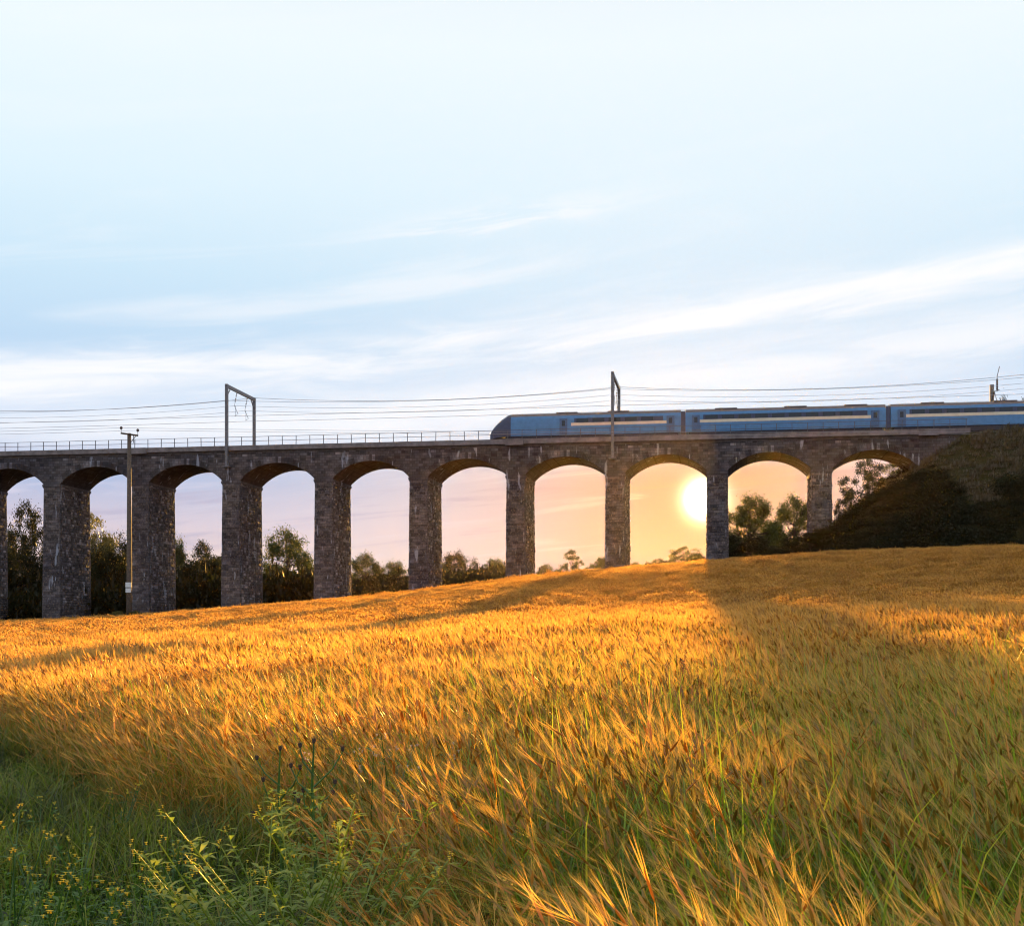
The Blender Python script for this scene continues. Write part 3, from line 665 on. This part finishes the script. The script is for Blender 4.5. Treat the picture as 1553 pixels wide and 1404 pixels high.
# ------------------------------------------------------------------ undergrowth masses
def instancer(name, pts, rots, scl, idx, coll, kind='stuff', real=False):
    me = bpy.data.meshes.new(name); n = len(pts); me.vertices.add(n); me.vertices.foreach_set('co', np.asarray(pts, np.float32).ravel())
    for nm, ty, dat, key in (('rot', 'FLOAT_VECTOR', rots, 'vector'), ('scl', 'FLOAT_VECTOR', scl, 'vector'), ('idx', 'INT', idx, 'value')):
        a_ = me.attributes.new(nm, ty, 'POINT'); a_.data.foreach_set(key, np.asarray(dat, np.int32 if ty == 'INT' else np.float32).ravel())
    me.update(); o = link(name, me); o['kind'] = kind
    ng = bpy.data.node_groups.new(name, 'GeometryNodeTree')
    ng.interface.new_socket('Geometry', in_out='INPUT', socket_type='NodeSocketGeometry'); ng.interface.new_socket('Geometry', in_out='OUTPUT', socket_type='NodeSocketGeometry')
    N = ng.nodes; L = ng.links; gi = N.new('NodeGroupInput'); go = N.new('NodeGroupOutput'); iop = N.new('GeometryNodeInstanceOnPoints')
    ci = N.new('GeometryNodeCollectionInfo'); ci.inputs['Collection'].default_value = coll; ci.inputs['Separate Children'].default_value = True; ci.inputs['Reset Children'].default_value = True
    def na(nm, ty):
        q = N.new('GeometryNodeInputNamedAttribute'); q.data_type = ty; q.inputs['Name'].default_value = nm; return q.outputs[0]
    e2r = N.new('FunctionNodeEulerToRotation'); L.new(na('rot', 'FLOAT_VECTOR'), e2r.inputs[0])
    L.new(gi.outputs[0], iop.inputs['Points']); L.new(ci.outputs[0], iop.inputs['Instance']); iop.inputs['Pick Instance'].default_value = True
    L.new(na('idx', 'INT'), iop.inputs['Instance Index']); L.new(e2r.outputs[0], iop.inputs['Rotation']); L.new(na('scl', 'FLOAT_VECTOR'), iop.inputs['Scale'])
    q_ = iop.outputs[0]
    if real: rz_ = N.new('GeometryNodeRealizeInstances'); L.new(q_, rz_.inputs[0]); q_ = rz_.outputs[0]
    L.new(q_, go.inputs[0]); md = o.modifiers.new('scatter', 'NODES'); md.node_group = ng; return o
def source(cname, meshes):
    c = bpy.data.collections.new(cname)
    for i, me in enumerate(meshes):
        o = bpy.data.objects.new('%s_%02d' % (cname, i), me); c.objects.link(o)
    return c
rng = np.random.default_rng(11)
def clump(seed, mat, n=260, r=1.2, h=.9, leaf=.12):
    g_ = np.random.default_rng(seed); c = g_.normal(size=(n, 3))*np.array([r*.45, r*.45, h*.4]); c[:, 2] = abs(c[:, 2]); v, f = quads(c, leaf, g_); return np_mesh('clump', v, f, mat)
M['bramble'] = leafy('bramble_leaf', (.014, .016, .006, 1), (.026, .025, .010, 1), .25, gloss=.015)
M['drygrass'] = leafy('bank_dry_grass', (.06, .05, .02, 1), (.10, .075, .035, 1), .4)
def tuft(seed, mat, n=60, r=.5, h=.8, wd=.05):
    g_ = np.random.default_rng(seed); mb = MB()
    for i in range(n):
        p = Vector((g_.normal()*r*.5, g_.normal()*r*.5, 0)); a_ = g_.uniform(0, 6.28); ln = h*g_.uniform(.5, 1.2); lean = Vector((g_.normal()*.3, g_.normal()*.3, 0))*ln
        mb.ribbon([p, p+lean*.4+Vector((0, 0, ln*.6)), p+lean+Vector((0, 0, ln*.9))], [wd, wd*.8, .01], Vector((math.cos(a_), math.sin(a_), 0)))
    return mb.mesh('tuft', mat)
under = source('bank_plants', [clump(31, M['bramble'], 420, 1.2, .9, .085), clump(32, M['bramble'], 420, 1.6, 1.2, .1), clump(33, M['leafB'], 420, 1.0, 1.3, .085), tuft(34, M['drygrass']), tuft(35, M['drygrass'], 80, .9, .6), clump(36, M['bramble'], 480, 1.9, .6, .08)])
bx_, by_ = rng.uniform(18, 100, 16000), rng.uniform(108, 178, 16000)
ez, gz = embank(bx_, by_), ground(bx_, by_); t_, n_ = w2v(bx_, by_)
ok = (ez > gz-1.0) & ~((n_ > -.8) & (n_ < 9.2) & (t_ > 50))
ok &= ~((n_ > -.5) & (n_ < 8.5) & (t_ > T0+P-.5) & (t_ < T0+P+PW+.5))
bx_, by_, ez, gz = bx_[ok], by_[ok], ez[ok], gz[ok]; n = len(bx_)
pk = vnoise(bx_, by_, 7, 21); ix = np.where(pk > .62, rng.integers(3, 5, n), np.where(rng.random(n) < .15, 2, rng.choice([0, 1, 5], n)))
s = rng.uniform(.5, 1.25, n)*(.7+.6*vnoise(bx_, by_, 4, 22))
o = instancer('embankment_undergrowth', np.stack([bx_, by_, np.maximum(ez, gz)-.1], 1), np.stack([np.zeros(n), np.zeros(n), rng.uniform(0, 6.28, n)], 1), np.stack([s, s, s*.8], 1), ix, under)
tag(o, 'dark brambles and dry grass covering the railway embankment')
# dark wood floor behind the left piers
bx_, by_ = rng.uniform(-95, -14, 5200), rng.uniform(180, 225, 5200); bx_[:1600] = rng.uniform(-45, 2, 1600); by_[:1600] = rng.uniform(290, 335, 1600); pxs = CX+FPX*bx_/by_; ok = ((pxs < 480) & (pxs > -120) & (by_ < 240)) | ((pxs > 500) & (pxs < 780) & (by_ > 280))
bx_, by_ = bx_[ok], by_[ok]; n = len(bx_); s = rng.uniform(1.6, 3.4, n)
o = instancer('woodland_undergrowth', np.stack([bx_, by_, ground(bx_, by_)], 1), np.stack([np.zeros(n), np.zeros(n), rng.uniform(0, 6.28, n)], 1), np.stack([s, s, s*1.9], 1), rng.choice([0, 1, 2, 5], n), under)
tag(o, 'dark shaded undergrowth behind the left piers')
# ------------------------------------------------------------------ barley
M['barley'] = leafy('ripe_barley', (.80, .66, .45, 1), (1.15, 1.02, .75, 1), .58, True, .35, gloss=.05)
M['greenery'] = leafy('green_blades', (.5, .52, .5, 1), (1.5, 1.3, .8, 1), .5, True, .9, gloss=.05)
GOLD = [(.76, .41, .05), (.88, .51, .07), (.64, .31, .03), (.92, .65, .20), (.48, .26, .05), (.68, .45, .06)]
def lerp3(a, b, f): return tuple(a[i]+(b[i]-a[i])*f for i in range(3))
def barley_plant(mb, p, g_, h=.85, lean=.22, fine=1., green=0., awns=9, wk=1., tint=1.):
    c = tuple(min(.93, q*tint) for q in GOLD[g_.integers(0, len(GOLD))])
    if g_.random() < green: c = (.30, .34, .06)
    low = (.20, .23, .04) if g_.random() < .5+green else (.40, .24, .06)
    az = math.pi+g_.normal()*1.0; L = Vector((math.cos(az), math.sin(az), 0)); ln = lean*g_.uniform(.1, 1.9); hh = h*g_.uniform(.82, 1.1)
    a_ = g_.uniform(0, math.pi); side = Vector((math.cos(a_), math.sin(a_), 0)); fs = [0, .35, .7, 1.]
    pts = [p+L*(ln*hh*f*f)+Vector((0, 0, hh*f*(1-.18*ln*f))) for f in fs]
    mb.ribbon(pts, [.004*wk, .0036*wk, .003*wk, .0026*wk], side, [low, low, lerp3(low, c, .6), c])
    d0 = (pts[-1]-pts[-2]).normalized(); d = (d0+L*(g_.uniform(0, .35) if g_.random() < .8 else g_.uniform(.6, 1.4))+Vector((0, 0, -g_.uniform(0, .25)))).normalized(); q = pts[-1]; el_ = .075*g_.uniform(.8, 1.2)
    # ear: flattened spindle of grain rows
    a1 = d.cross(Vector((0, 0, 1)));  a1 = a1.normalized() if a1.length > .1 else Vector((0, 1, 0)); a2 = d.cross(a1)
    vs = []; w0 = .0068*wk
    for i, (f, w_) in enumerate(((0, .3), (.25, 1), (.6, .95), (1, .15))):
        for k in range(4):
            q4 = k*math.pi/2; vs.append(q+d*el_*f+(a1*math.cos(q4)+a2*math.sin(q4)*.6)*w0*w_)
    fc = [(i*4+k, i*4+(k+1) % 4, (i+1)*4+(k+1) % 4, (i+1)*4+k) for i in range(3) for k in range(4)]
    mb.add(vs, fc, lerp3(c, (.50, .27, .07), .5))
    for i in range(awns):
        f = (i+.5)/awns; b0 = q+d*el_*f; sp = g_.normal(size=3)*.075; dd = (d+Vector(sp)).normalized(); al = .15*g_.uniform(.8, 1.15)*(1.1-.3*f)
        sd = dd.cross(Vector(g_.normal(size=3))).normalized()*.0009*wk*fine; mb.add([b0-sd, b0+sd, b0+dd*al], [(0, 1, 2)], lerp3(c, (.95, .68, .22), .5))
    for i in range(2):
        f = g_.uniform(.3, .8); b0 = p+L*(ln*hh*f*f)+Vector((0, 0, hh*f*(1-.18*ln*f))); az2 = g_.uniform(0, 6.28); o_ = Vector((math.cos(az2), math.sin(az2), 0)); ll = g_.uniform(.12, .24); up = g_.uniform(.2, .9)
        lc = (.20, .30, .035) if g_.random() < .25+green else lerp3(c, (.4, .22, .06), .5)
        mb.ribbon([b0, b0+o_*ll*.45+Vector((0, 0, ll*.5*up)), b0+o_*ll+Vector((0, 0, ll*(.3*up-.25)))], [.006*wk, .007*wk, .001], o_.cross(Vector((0, 0, 1))), [lc, lc, lc])
def tile(seed, size, n, **kw):
    g_ = np.random.default_rng(seed); mb = MB()
    for i in range(n): barley_plant(mb, Vector((g_.uniform(-size/2, size/2), g_.uniform(-size/2, size/2), 0)), g_, **kw)
    return mb.mesh('barley_tile', M['barley'])
def gtile(seed, size, n, h=.6, cols=((.20, .42, .03), (.34, .56, .05), (.12, .30, .03), (.44, .54, .06)), wd=.007, arch=.5):
    g_ = np.random.default_rng(seed); mb = MB()
    for i in range(n):
        p = Vector((g_.normal()*size*.4, g_.normal()*size*.4, 0)); az2 = g_.uniform(0, 6.28) if g_.random() < .6 else math.pi+g_.normal()*.6; o_ = Vector((math.cos(az2), math.sin(az2), 0)); hh = h*g_.uniform(.5, 1.2); a_ = arch*g_.uniform(.2, 1.5)
        c = cols[g_.integers(0, len(cols))]; c2 = lerp3(c, (.45, .48, .08), .4); ww = wd*g_.uniform(.6, 1.4)
        pts = [p+o_*(a_*hh*f*f)+Vector((0, 0, hh*(f-.35*a_*f**3))) for f in (0, .3, .55, .8, 1.)]
        mb.ribbon(pts, [ww*.7, ww, ww*.9, ww*.6, .0008], o_.cross(Vector((0, 0, 1))), [c, c, c, lerp3(c, c2, .6), c2])
    return mb.mesh('grass_tile', M['greenery'])
near = source('barley_near', [tile(100+i, .5, 29, green=.0, tint=1.1) for i in range(6)]+[tile(110+i, .5, 29, green=.6, tint=1.05) for i in range(3)])  # brighter tint stands in for sunlight that cannot reach into the near crop
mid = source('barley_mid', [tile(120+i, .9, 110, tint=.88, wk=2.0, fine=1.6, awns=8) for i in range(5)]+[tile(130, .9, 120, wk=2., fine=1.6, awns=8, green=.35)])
far = source('barley_far', [tile(140+i, 1.8, 240, tint=.78, wk=4.5, fine=2.2, awns=5) for i in range(5)])  # mid and far tints lowered, dimming the strong sunlight in the straw colour
# the verge: field corner of green grass left of this line
VL = [(-60, 150), (-4.9, 13.3), (-3.05, 10.4), (-2.0, 8.9), (-1.45, 8.0), (-.85, 6.8), (-.45, 5.5), (-.25, 4.3), (-.2, 0), (-.2, -5)]
def crop_x(y): q = sorted((b, a_) for a_, b in VL); return np.interp(y, [k[0] for k in q], [k[1] for k in q])
rng = np.random.default_rng(5)
def scatter(y0, y1, sp, kx=.42, mx=6.5):
    P_ = []; yy = y0
    while yy < y1:
        w_ = kx*yy+mx; xx = np.arange(-w_, w_, sp); P_.append(np.stack([xx+rng.uniform(-.5, .5, len(xx))*sp, np.full(len(xx), yy)+rng.uniform(-.5, .5, len(xx))*sp], 1)); yy += sp
    P_ = np.concatenate(P_); x, y = P_[:, 0], P_[:, 1]; ok = (x > crop_x(y)+.1*np.sin(y*3)) & (y < field_edge(x, y)-.5) & (np.hypot(x, y) > 1.6); return x[ok], y[ok]
def rotset(x, y, k=.3):
    n = len(x); return np.stack([(vnoise(x, y, 1.6, 41)-.5)*.3+rng.normal(size=n)*.09, (vnoise(x, y, 1.3, 42)-.5)*.55-.1+rng.normal(size=n)*.11, rng.normal(size=n)*k], 1)
def lay(name, x, y, coll, ix, sc0=1., lab=None, real=False):
    n = len(x); s = sc0*(.74+.38*vnoise(x, y, .8, 43)+.16*vnoise(x, y, 6, 44)+rng.normal(size=n)*.05); tn_ = w2v(x, y)[1]+1.2*(vnoise(x, y, 30, 71)-.5); s = np.where((y > 40) & (np.abs((tn_+14+12) % 24-12) < .75), s*.62, s); cd = x-crop_x(y); s = np.where((y < 12) & (cd < 1.2), s*(.82+.15*np.clip(cd, 0, 1.2)), s)
    e_ = instancer(name, np.stack([x, y, ground(x, y)-.02], 1), rotset(x, y), np.stack([np.ones(n)*1.02, np.ones(n)*1.02, s], 1), ix, coll, 'stuff', real)
    return tag(e_, lab)
def greenness(x, y): return vnoise(x, y, 2.6, 51)*.6+vnoise(x, y, .9, 52)*.4+np.clip((15-y)/24, -.25, .4)*.5+np.clip((x+.3)/3, -.15, .35)*np.clip((19-y)/8, 0, 1)
x, y = scatter(.5, 16, .33); gr = greenness(x, y); ix = np.where(gr > .5+rng.normal(size=len(x))*.1, rng.integers(6, 9, len(x)), rng.integers(0, 6, len(x)))
lay('barley', x, y, near, ix, 1., 'golden bearded barley of the near field, leaning left', True)
x, y = scatter(16, 52, .62); gr = greenness(x, y); ix = np.where(gr > .66+rng.normal(size=len(x))*.08, 5, rng.integers(0, 5, len(x)))
lay('barley', x, y, mid, ix, 1., 'golden barley of the middle field')
x, y = scatter(52, 168, 1.25, .44, 6); ix = rng.integers(0, 5, len(x))
lay('barley', x, y, far, ix, .92, 'distant golden barley rising to the foot of the viaduct')
# green grass growing up through the barley
grs = source('grass_sources', [gtile(150+i, .35, 34, h=.8, arch=.75, wd=.010) for i in range(4)])
x, y = scatter(3., 26, .34); gr = greenness(x, y); ok = (gr+rng.normal(size=len(x))*.09 > .42) & (x > crop_x(y)+.7); x, y = x[ok], y[ok]
lay('wild_grass', x, y, grs, rng.integers(0, 4, len(x)), 1.25, 'bright green wild grass growing up through the barley', True)
# ------------------------------------------------------------------ verge
dk = ((.04, .12, .012), (.12, .25, .015), (.18, .31, .02), (.02, .05, .008), (.20, .20, .04))
def herb(seed, n=40, h=.35, leaf=.018, r=.3):
    g_ = np.random.default_rng(seed); mb = MB()
    for i in range(n):
        p = Vector((g_.normal()*r*.5, g_.normal()*r*.5, 0)); hh = h*g_.uniform(.5, 1.2); ln = Vector((g_.normal()*.2, g_.normal()*.2, 0)); c = dk[g_.integers(0, 4)]
        top = p+ln*hh+Vector((0, 0, hh)); mb.ribbon([p, top], [.003, .002], Vector((1, 0, 0)), [c, c])
        for k in range(9):
            f = g_.uniform(.25, 1.); q = p.lerp(top, f); d = Vector(g_.normal(size=3)); d.z = abs(d.z)*.5; d.normalize(); sd = d.cross(Vector((0, 0, 1))); sd = sd.normalized() if sd.length > .1 else Vector((1, 0, 0)); l = leaf*g_.uniform(.8, 2.)
            mb.add([q, q+d*l+sd*l*.4, q+d*l*2, q+d*l-sd*l*.4], [(0, 1, 2, 3)], c)
    return mb.mesh('herb_tile', M['greenery'])
vsrc = source('verge_sources', [gtile(160+i, .4, 46, h=.5, cols=dk, wd=.006, arch=.9) for i in range(4)]+[herb(170+i, 26, .32, .012) for i in range(3)]+[gtile(175, .4, 40, h=.55, cols=dk, wd=.008, arch=.7)])
x = rng.uniform(-9, .6, 7000); y = rng.uniform(2.5, 21, 7000); ok = (x < crop_x(y)+.25) & (x > -.48*y-1.5); x, y = x[ok], y[ok]; n = len(x)
s = rng.uniform(.5, 1.1, n)*(.5+.9*vnoise(x, y, .7, 61)); ixv = np.where(vnoise(x, y, .8, 62) > .62, rng.integers(4, 7, n), rng.choice([0, 1, 2, 3, 7], n))
o = instancer('verge_grass', np.stack([x, y, ground(x, y)], 1), np.stack([rng.normal(size=n)*.1, rng.normal(size=n)*.1, rng.uniform(0, 6.28, n)], 1), np.stack([np.ones(n), np.ones(n), s], 1), ixv, vsrc, 'stuff', True)
tag(o, 'dark green grass and low herbs of the verge at the field corner')
# ------------------------------------------------------------------ single weeds
M['petal'] = leafy('yellow_petal', (.75, .55, .03, 1), (.85, .70, .06, 1), .4); M['bud'] = plain('dark_seed_head', (.06, .04, .03), .8, 0, 30, .4)
M['weed'] = leafy('weed_green', (.05, .15, .03, 1), (.13, .27, .04, 1), .5, nscale=3); M['bright'] = leafy('backlit_leaf', (.20, .33, .04, 1), (.38, .46, .07, 1), .6, nscale=5)
M['pale'] = leafy('pale_seed_fluff', (.7, .55, .45, 1), (.8, .7, .62, 1), .5, nscale=9); M['rust'] = leafy('rusty_dock', (.20, .07, .03, 1), (.30, .12, .05, 1), .3, nscale=9)
def leafblade(mb, q, d, l, w_, up=.3):
    sd = d.cross(Vector((0, 0, 1))); sd = sd.normalized() if sd.length > .05 else Vector((1, 0, 0))
    a_ = q+d*l*.5+Vector((0, 0, l*up*.3)); b_ = q+d*l+Vector((0, 0, -l*up*.1)); mb.add([q, a_+sd*w_*.5, b_, a_-sd*w_*.5, a_-Vector((0, 0, w_*.1))], [(0, 1, 4), (1, 2, 4), (2, 3, 4), (3, 0, 4)])
def flower_plant(name, x, y, h, seed, label, cat='wildflower', group='yellow wildflowers in the verge', nb=6, lm='weed', fm='petal', fr=.011, rad=.5):
    g_ = np.random.default_rng(seed); gz_ = float(ground(x, y)); t = empty(name, (x, y, gz_)); tag(t, label, cat, group)
    st = MB(); lf = MB(); heads = []
    for i in range(nb):
        a_ = g_.uniform(0, 6.28); o_ = Vector((math.cos(a_), math.sin(a_), 0)); hh = h*g_.uniform(.7, 1.05); b = [Vector((0, 0, 0)), o_*.03*rad+Vector((0, 0, hh*.35)), o_*hh*.14*rad*2+Vector((0, 0, hh*.72)), o_*hh*.24*rad*2+Vector((0, 0, hh))]
        st.tube(b, [.006, .005, .003, .002], 5); heads.append(b[-1])
        for k in range(7 if lm != 'bright' else 22):
            f = g_.uniform(0, 1.); q = b[1].lerp(b[2], f*2) if f < .5 else b[2].lerp(b[3], f*2-1); a2 = g_.uniform(0, 6.28); leafblade(lf, q, Vector((math.cos(a2), math.sin(a2), g_.uniform(0, .5))).normalized(), .07*g_.uniform(.6, 1.4), .022)
    build(st, 'stem', M[lm], t); build(lf, 'leaves', M[lm], t)
    for q in heads:
        mb = MB(); nn = 7
        for j in range(4):
            c_ = q+Vector(g_.normal(size=3))*.016
            for k in range(nn):
                a2 = 2*math.pi*k/nn; d = Vector((math.cos(a2), math.sin(a2), .35)).normalized(); leafblade(mb, c_, d, fr, fr*.6)
            mb.ball(c_+Vector((0, 0, -.004)), fr*.35, 5, 3)
        build(mb, 'flower', M[fm], t)
    return t
FL = [(24, 1330, 5.4, .72), (75, 1290, 5.6, .78), (178, 1170, 8.4, .62), (120, 1262, 7., .6), (40, 1385, 4.8, .72), (110, 1390, 4.7, .7), (60, 1190, 8.6, .5), (205, 1345, 5.4, .66), (150, 1310, 5.6, .64), (262, 1240, 7.2, .5), (12, 1290, 5.9, .8), (300, 1375, 5., .66)]
FLAB = ['yellow-flowered weed by the left frame edge, second from the bottom', 'yellow-flowered weed right of the frame-edge one, above the lower cluster', 'small yellow-headed weed close to the drooping barley', 'yellow-headed weed in the middle of the verge grass',
        'lowest yellow-flowered weed near the bottom left corner', 'low yellow-flowered weed at the bottom edge beside the corner one', 'highest yellow-headed weed at the left of the verge', 'yellow-headed weed on a long stalk at the bottom middle of the verge',
        'small yellow-headed weed between the long-stalked one and the corner', 'faint yellow-headed weed nearest the barley edge', 'yellow-headed weed against the left frame edge', 'short yellow-headed weed left of the tall thistle']
for i, ((px, py, Yd, h), lb) in enumerate(zip(FL, FLAB)):
    flower_plant('yellow_wildflower', (px-CX)/FPX*Yd, Yd, h, 300+i, lb, nb=5)
# thistle
def thistle(px, Yd, H_, seed, label, heads=7):
    g_ = np.random.default_rng(seed); x = (px-CX)/FPX*Yd; t = empty('thistle', (x, Yd, float(ground(x, Yd)))); tag(t, label, 'thistle', 'thistles at the crop edge')
    st = MB(); sp = [Vector((0, 0, 0)), Vector((.01, 0, H_*.4)), Vector((-.01, .01, H_*.8)), Vector((0, 0, H_))]; st.tube(sp, [.012, .010, .007, .004], 6)
    tips = [sp[-1]]
    for i in range(heads-1):
        f = .55+.4*i/heads; a_ = g_.uniform(-.5, .5)+(0 if i % 2 else math.pi); o_ = Vector((math.cos(a_), math.sin(a_)*.6, 0)); b = Vector((0, 0, H_*f)); e_ = b+o_*g_.uniform(.05, .14)+Vector((0, 0, g_.uniform(.10, .2)))
        st.tube([b, b.lerp(e_, .5)+o_*.02, e_], [.005, .004, .003], 5); tips.append(e_)
    build(st, 'stem', M['weed'], t)
    for i in range(22):   # long spiny leaves
        f = g_.uniform(.08, .82); a_ = g_.uniform(0, 6.28); d = Vector((math.cos(a_), math.sin(a_), .25)).normalized(); q = Vector((0, 0, H_*f)); L_ = g_.uniform(.12, .24)*(1.2-f*.6); sd = d.cross(Vector((0, 0, 1))).normalized(); mb = MB(); n = 8
        mids = [q+d*L_*k/n+Vector((0, 0, -.6*L_*(k/n)**2+.25*L_*k/n)) for k in range(n+1)]
        for k in range(n):
            w_ = .035*(1-(k/n)**2)+.006; m0, m1 = mids[k], mids[k+1]; mm = m0.lerp(m1, .5)
            for s_ in (-1, 1): mb.add([m0, mm+sd*s_*w_*g_.uniform(.8, 1.3)+Vector((0, 0, g_.uniform(-.01, .02))), m1], [(0, 1, 2)])
        build(mb, 'leaf', M['bright'], t)
    for q in tips:
        mb = MB(); mb.ball(q+Vector((0, 0, .012)), .0095, 7, 5, (1, 1, 1.4))
        for k in range(10):
            a_ = k*.63; d = Vector((math.cos(a_)*.5, math.sin(a_)*.5, 1)).normalized(); sd = Vector((-math.sin(a_), math.cos(a_), 0))*.002; b = q+Vector((math.cos(a_)*.01, math.sin(a_)*.01, .015)); mb.add([b-sd, b+sd, b+d*.02], [(0, 1, 2)])
        build(mb, 'seed_head', M['bud'], t)
    return t
thistle(425, 6.6, .98, 1, 'tall thistle with dark seed heads and glowing spiny leaves at the crop corner', 6)
thistle(476, 6.3, 1.04, 2, 'taller right-hand thistle with a cluster of dark seed heads against the barley', 8)
for i, (px, Yd, h, lb) in enumerate([(455, 4.9, 1.0, 'bright yellow-green leafy weed below the thistles'), (525, 5., .98, 'yellow-green leafy weed with small yellow flowers at the foot of the pale barley'), (395, 4.7, .92, 'yellow-green leafy weed left of the thistles at the bottom edge'), (490, 4.5, .90, 'lowest yellow-green leafy weed, at the bottom edge below the thistles')]):
    flower_plant('leafy_weed', (px-CX)/FPX*Yd, Yd, h, 400+i, lb, 'weed', 'yellow-green leafy weeds at the crop corner', 12, 'bright', 'petal', .008, 1.1)
for i, (px, Yd, h, lb) in enumerate([(560, 7.0, .92, 'pale fluffy seed-headed weed in front of the barley right of the thistles'), (600, 7.3, .98, 'pink-white fluffy weed a little right of its paler twin')]):
    flower_plant('fluffy_weed', (px-CX)/FPX*Yd, Yd, h, 420+i, lb, 'weed', 'fluffy seed-headed weeds', 7, 'weed', 'pale', .012, .8)
def dock(px, Yd, H_, seed, label):
    g_ = np.random.default_rng(seed); x = (px-CX)/FPX*Yd; t = empty('dock_plant', (x, Yd, float(ground(x, Yd)))); tag(t, label, 'dock plant', 'rusty dock plants in the barley')
    st = MB(); hd = MB(); st.tube([(0, 0, 0), (.01, 0, H_*.6), (-.03, 0, H_)], [.006, .005, .002], 5)
    for i in range(9):
        f = .55+.43*i/9; a_ = g_.uniform(0, 6.28); o_ = Vector((math.cos(a_), math.sin(a_), 0)); b = Vector((0, 0, H_*f)); e_ = b+o_*.09*(1.25-f)+Vector((0, 0, .16)); st.tube([b, e_], [.003, .001], 4)
        for k in range(26): c_ = b.lerp(e_, g_.random()); hd.ball(tuple(c_+Vector(g_.normal(size=3))*.007), .0045, 4, 2)
    build(st, 'stem', M['rust'], t); build(hd, 'seed_spikes', M['rust'], t)
dock(1036, 10.5, 1.12, 1, 'rust-red dock plant, the tallest of those near the shadow edge'); dock(1062, 10., 1.0, 2, 'rust-red dock plant right of the tallest one'); dock(1012, 11.2, 1.02, 3, 'rust-red dock plant left of the tallest one')
# ------------------------------------------------------------------ haze added for the low sun's glare, viaduct to camera
b = MB(); b.box(-420, 420, -60, 620, -6, 44)
hm, ht = newmat('haze'); pv = ht.node('ShaderNodeVolumePrincipled'); pv.inputs['Color'].default_value = (1, .78, .62, 1)
pv.inputs['Density'].default_value = 1.0e-5; pv.inputs['Anisotropy'].default_value = .86
ht.l.new(pv.outputs[0], ht.out.inputs[1]); tag(build(b, 'haze', hm), 'thin warm haze added over the field for the sun glare', kind='stuff')
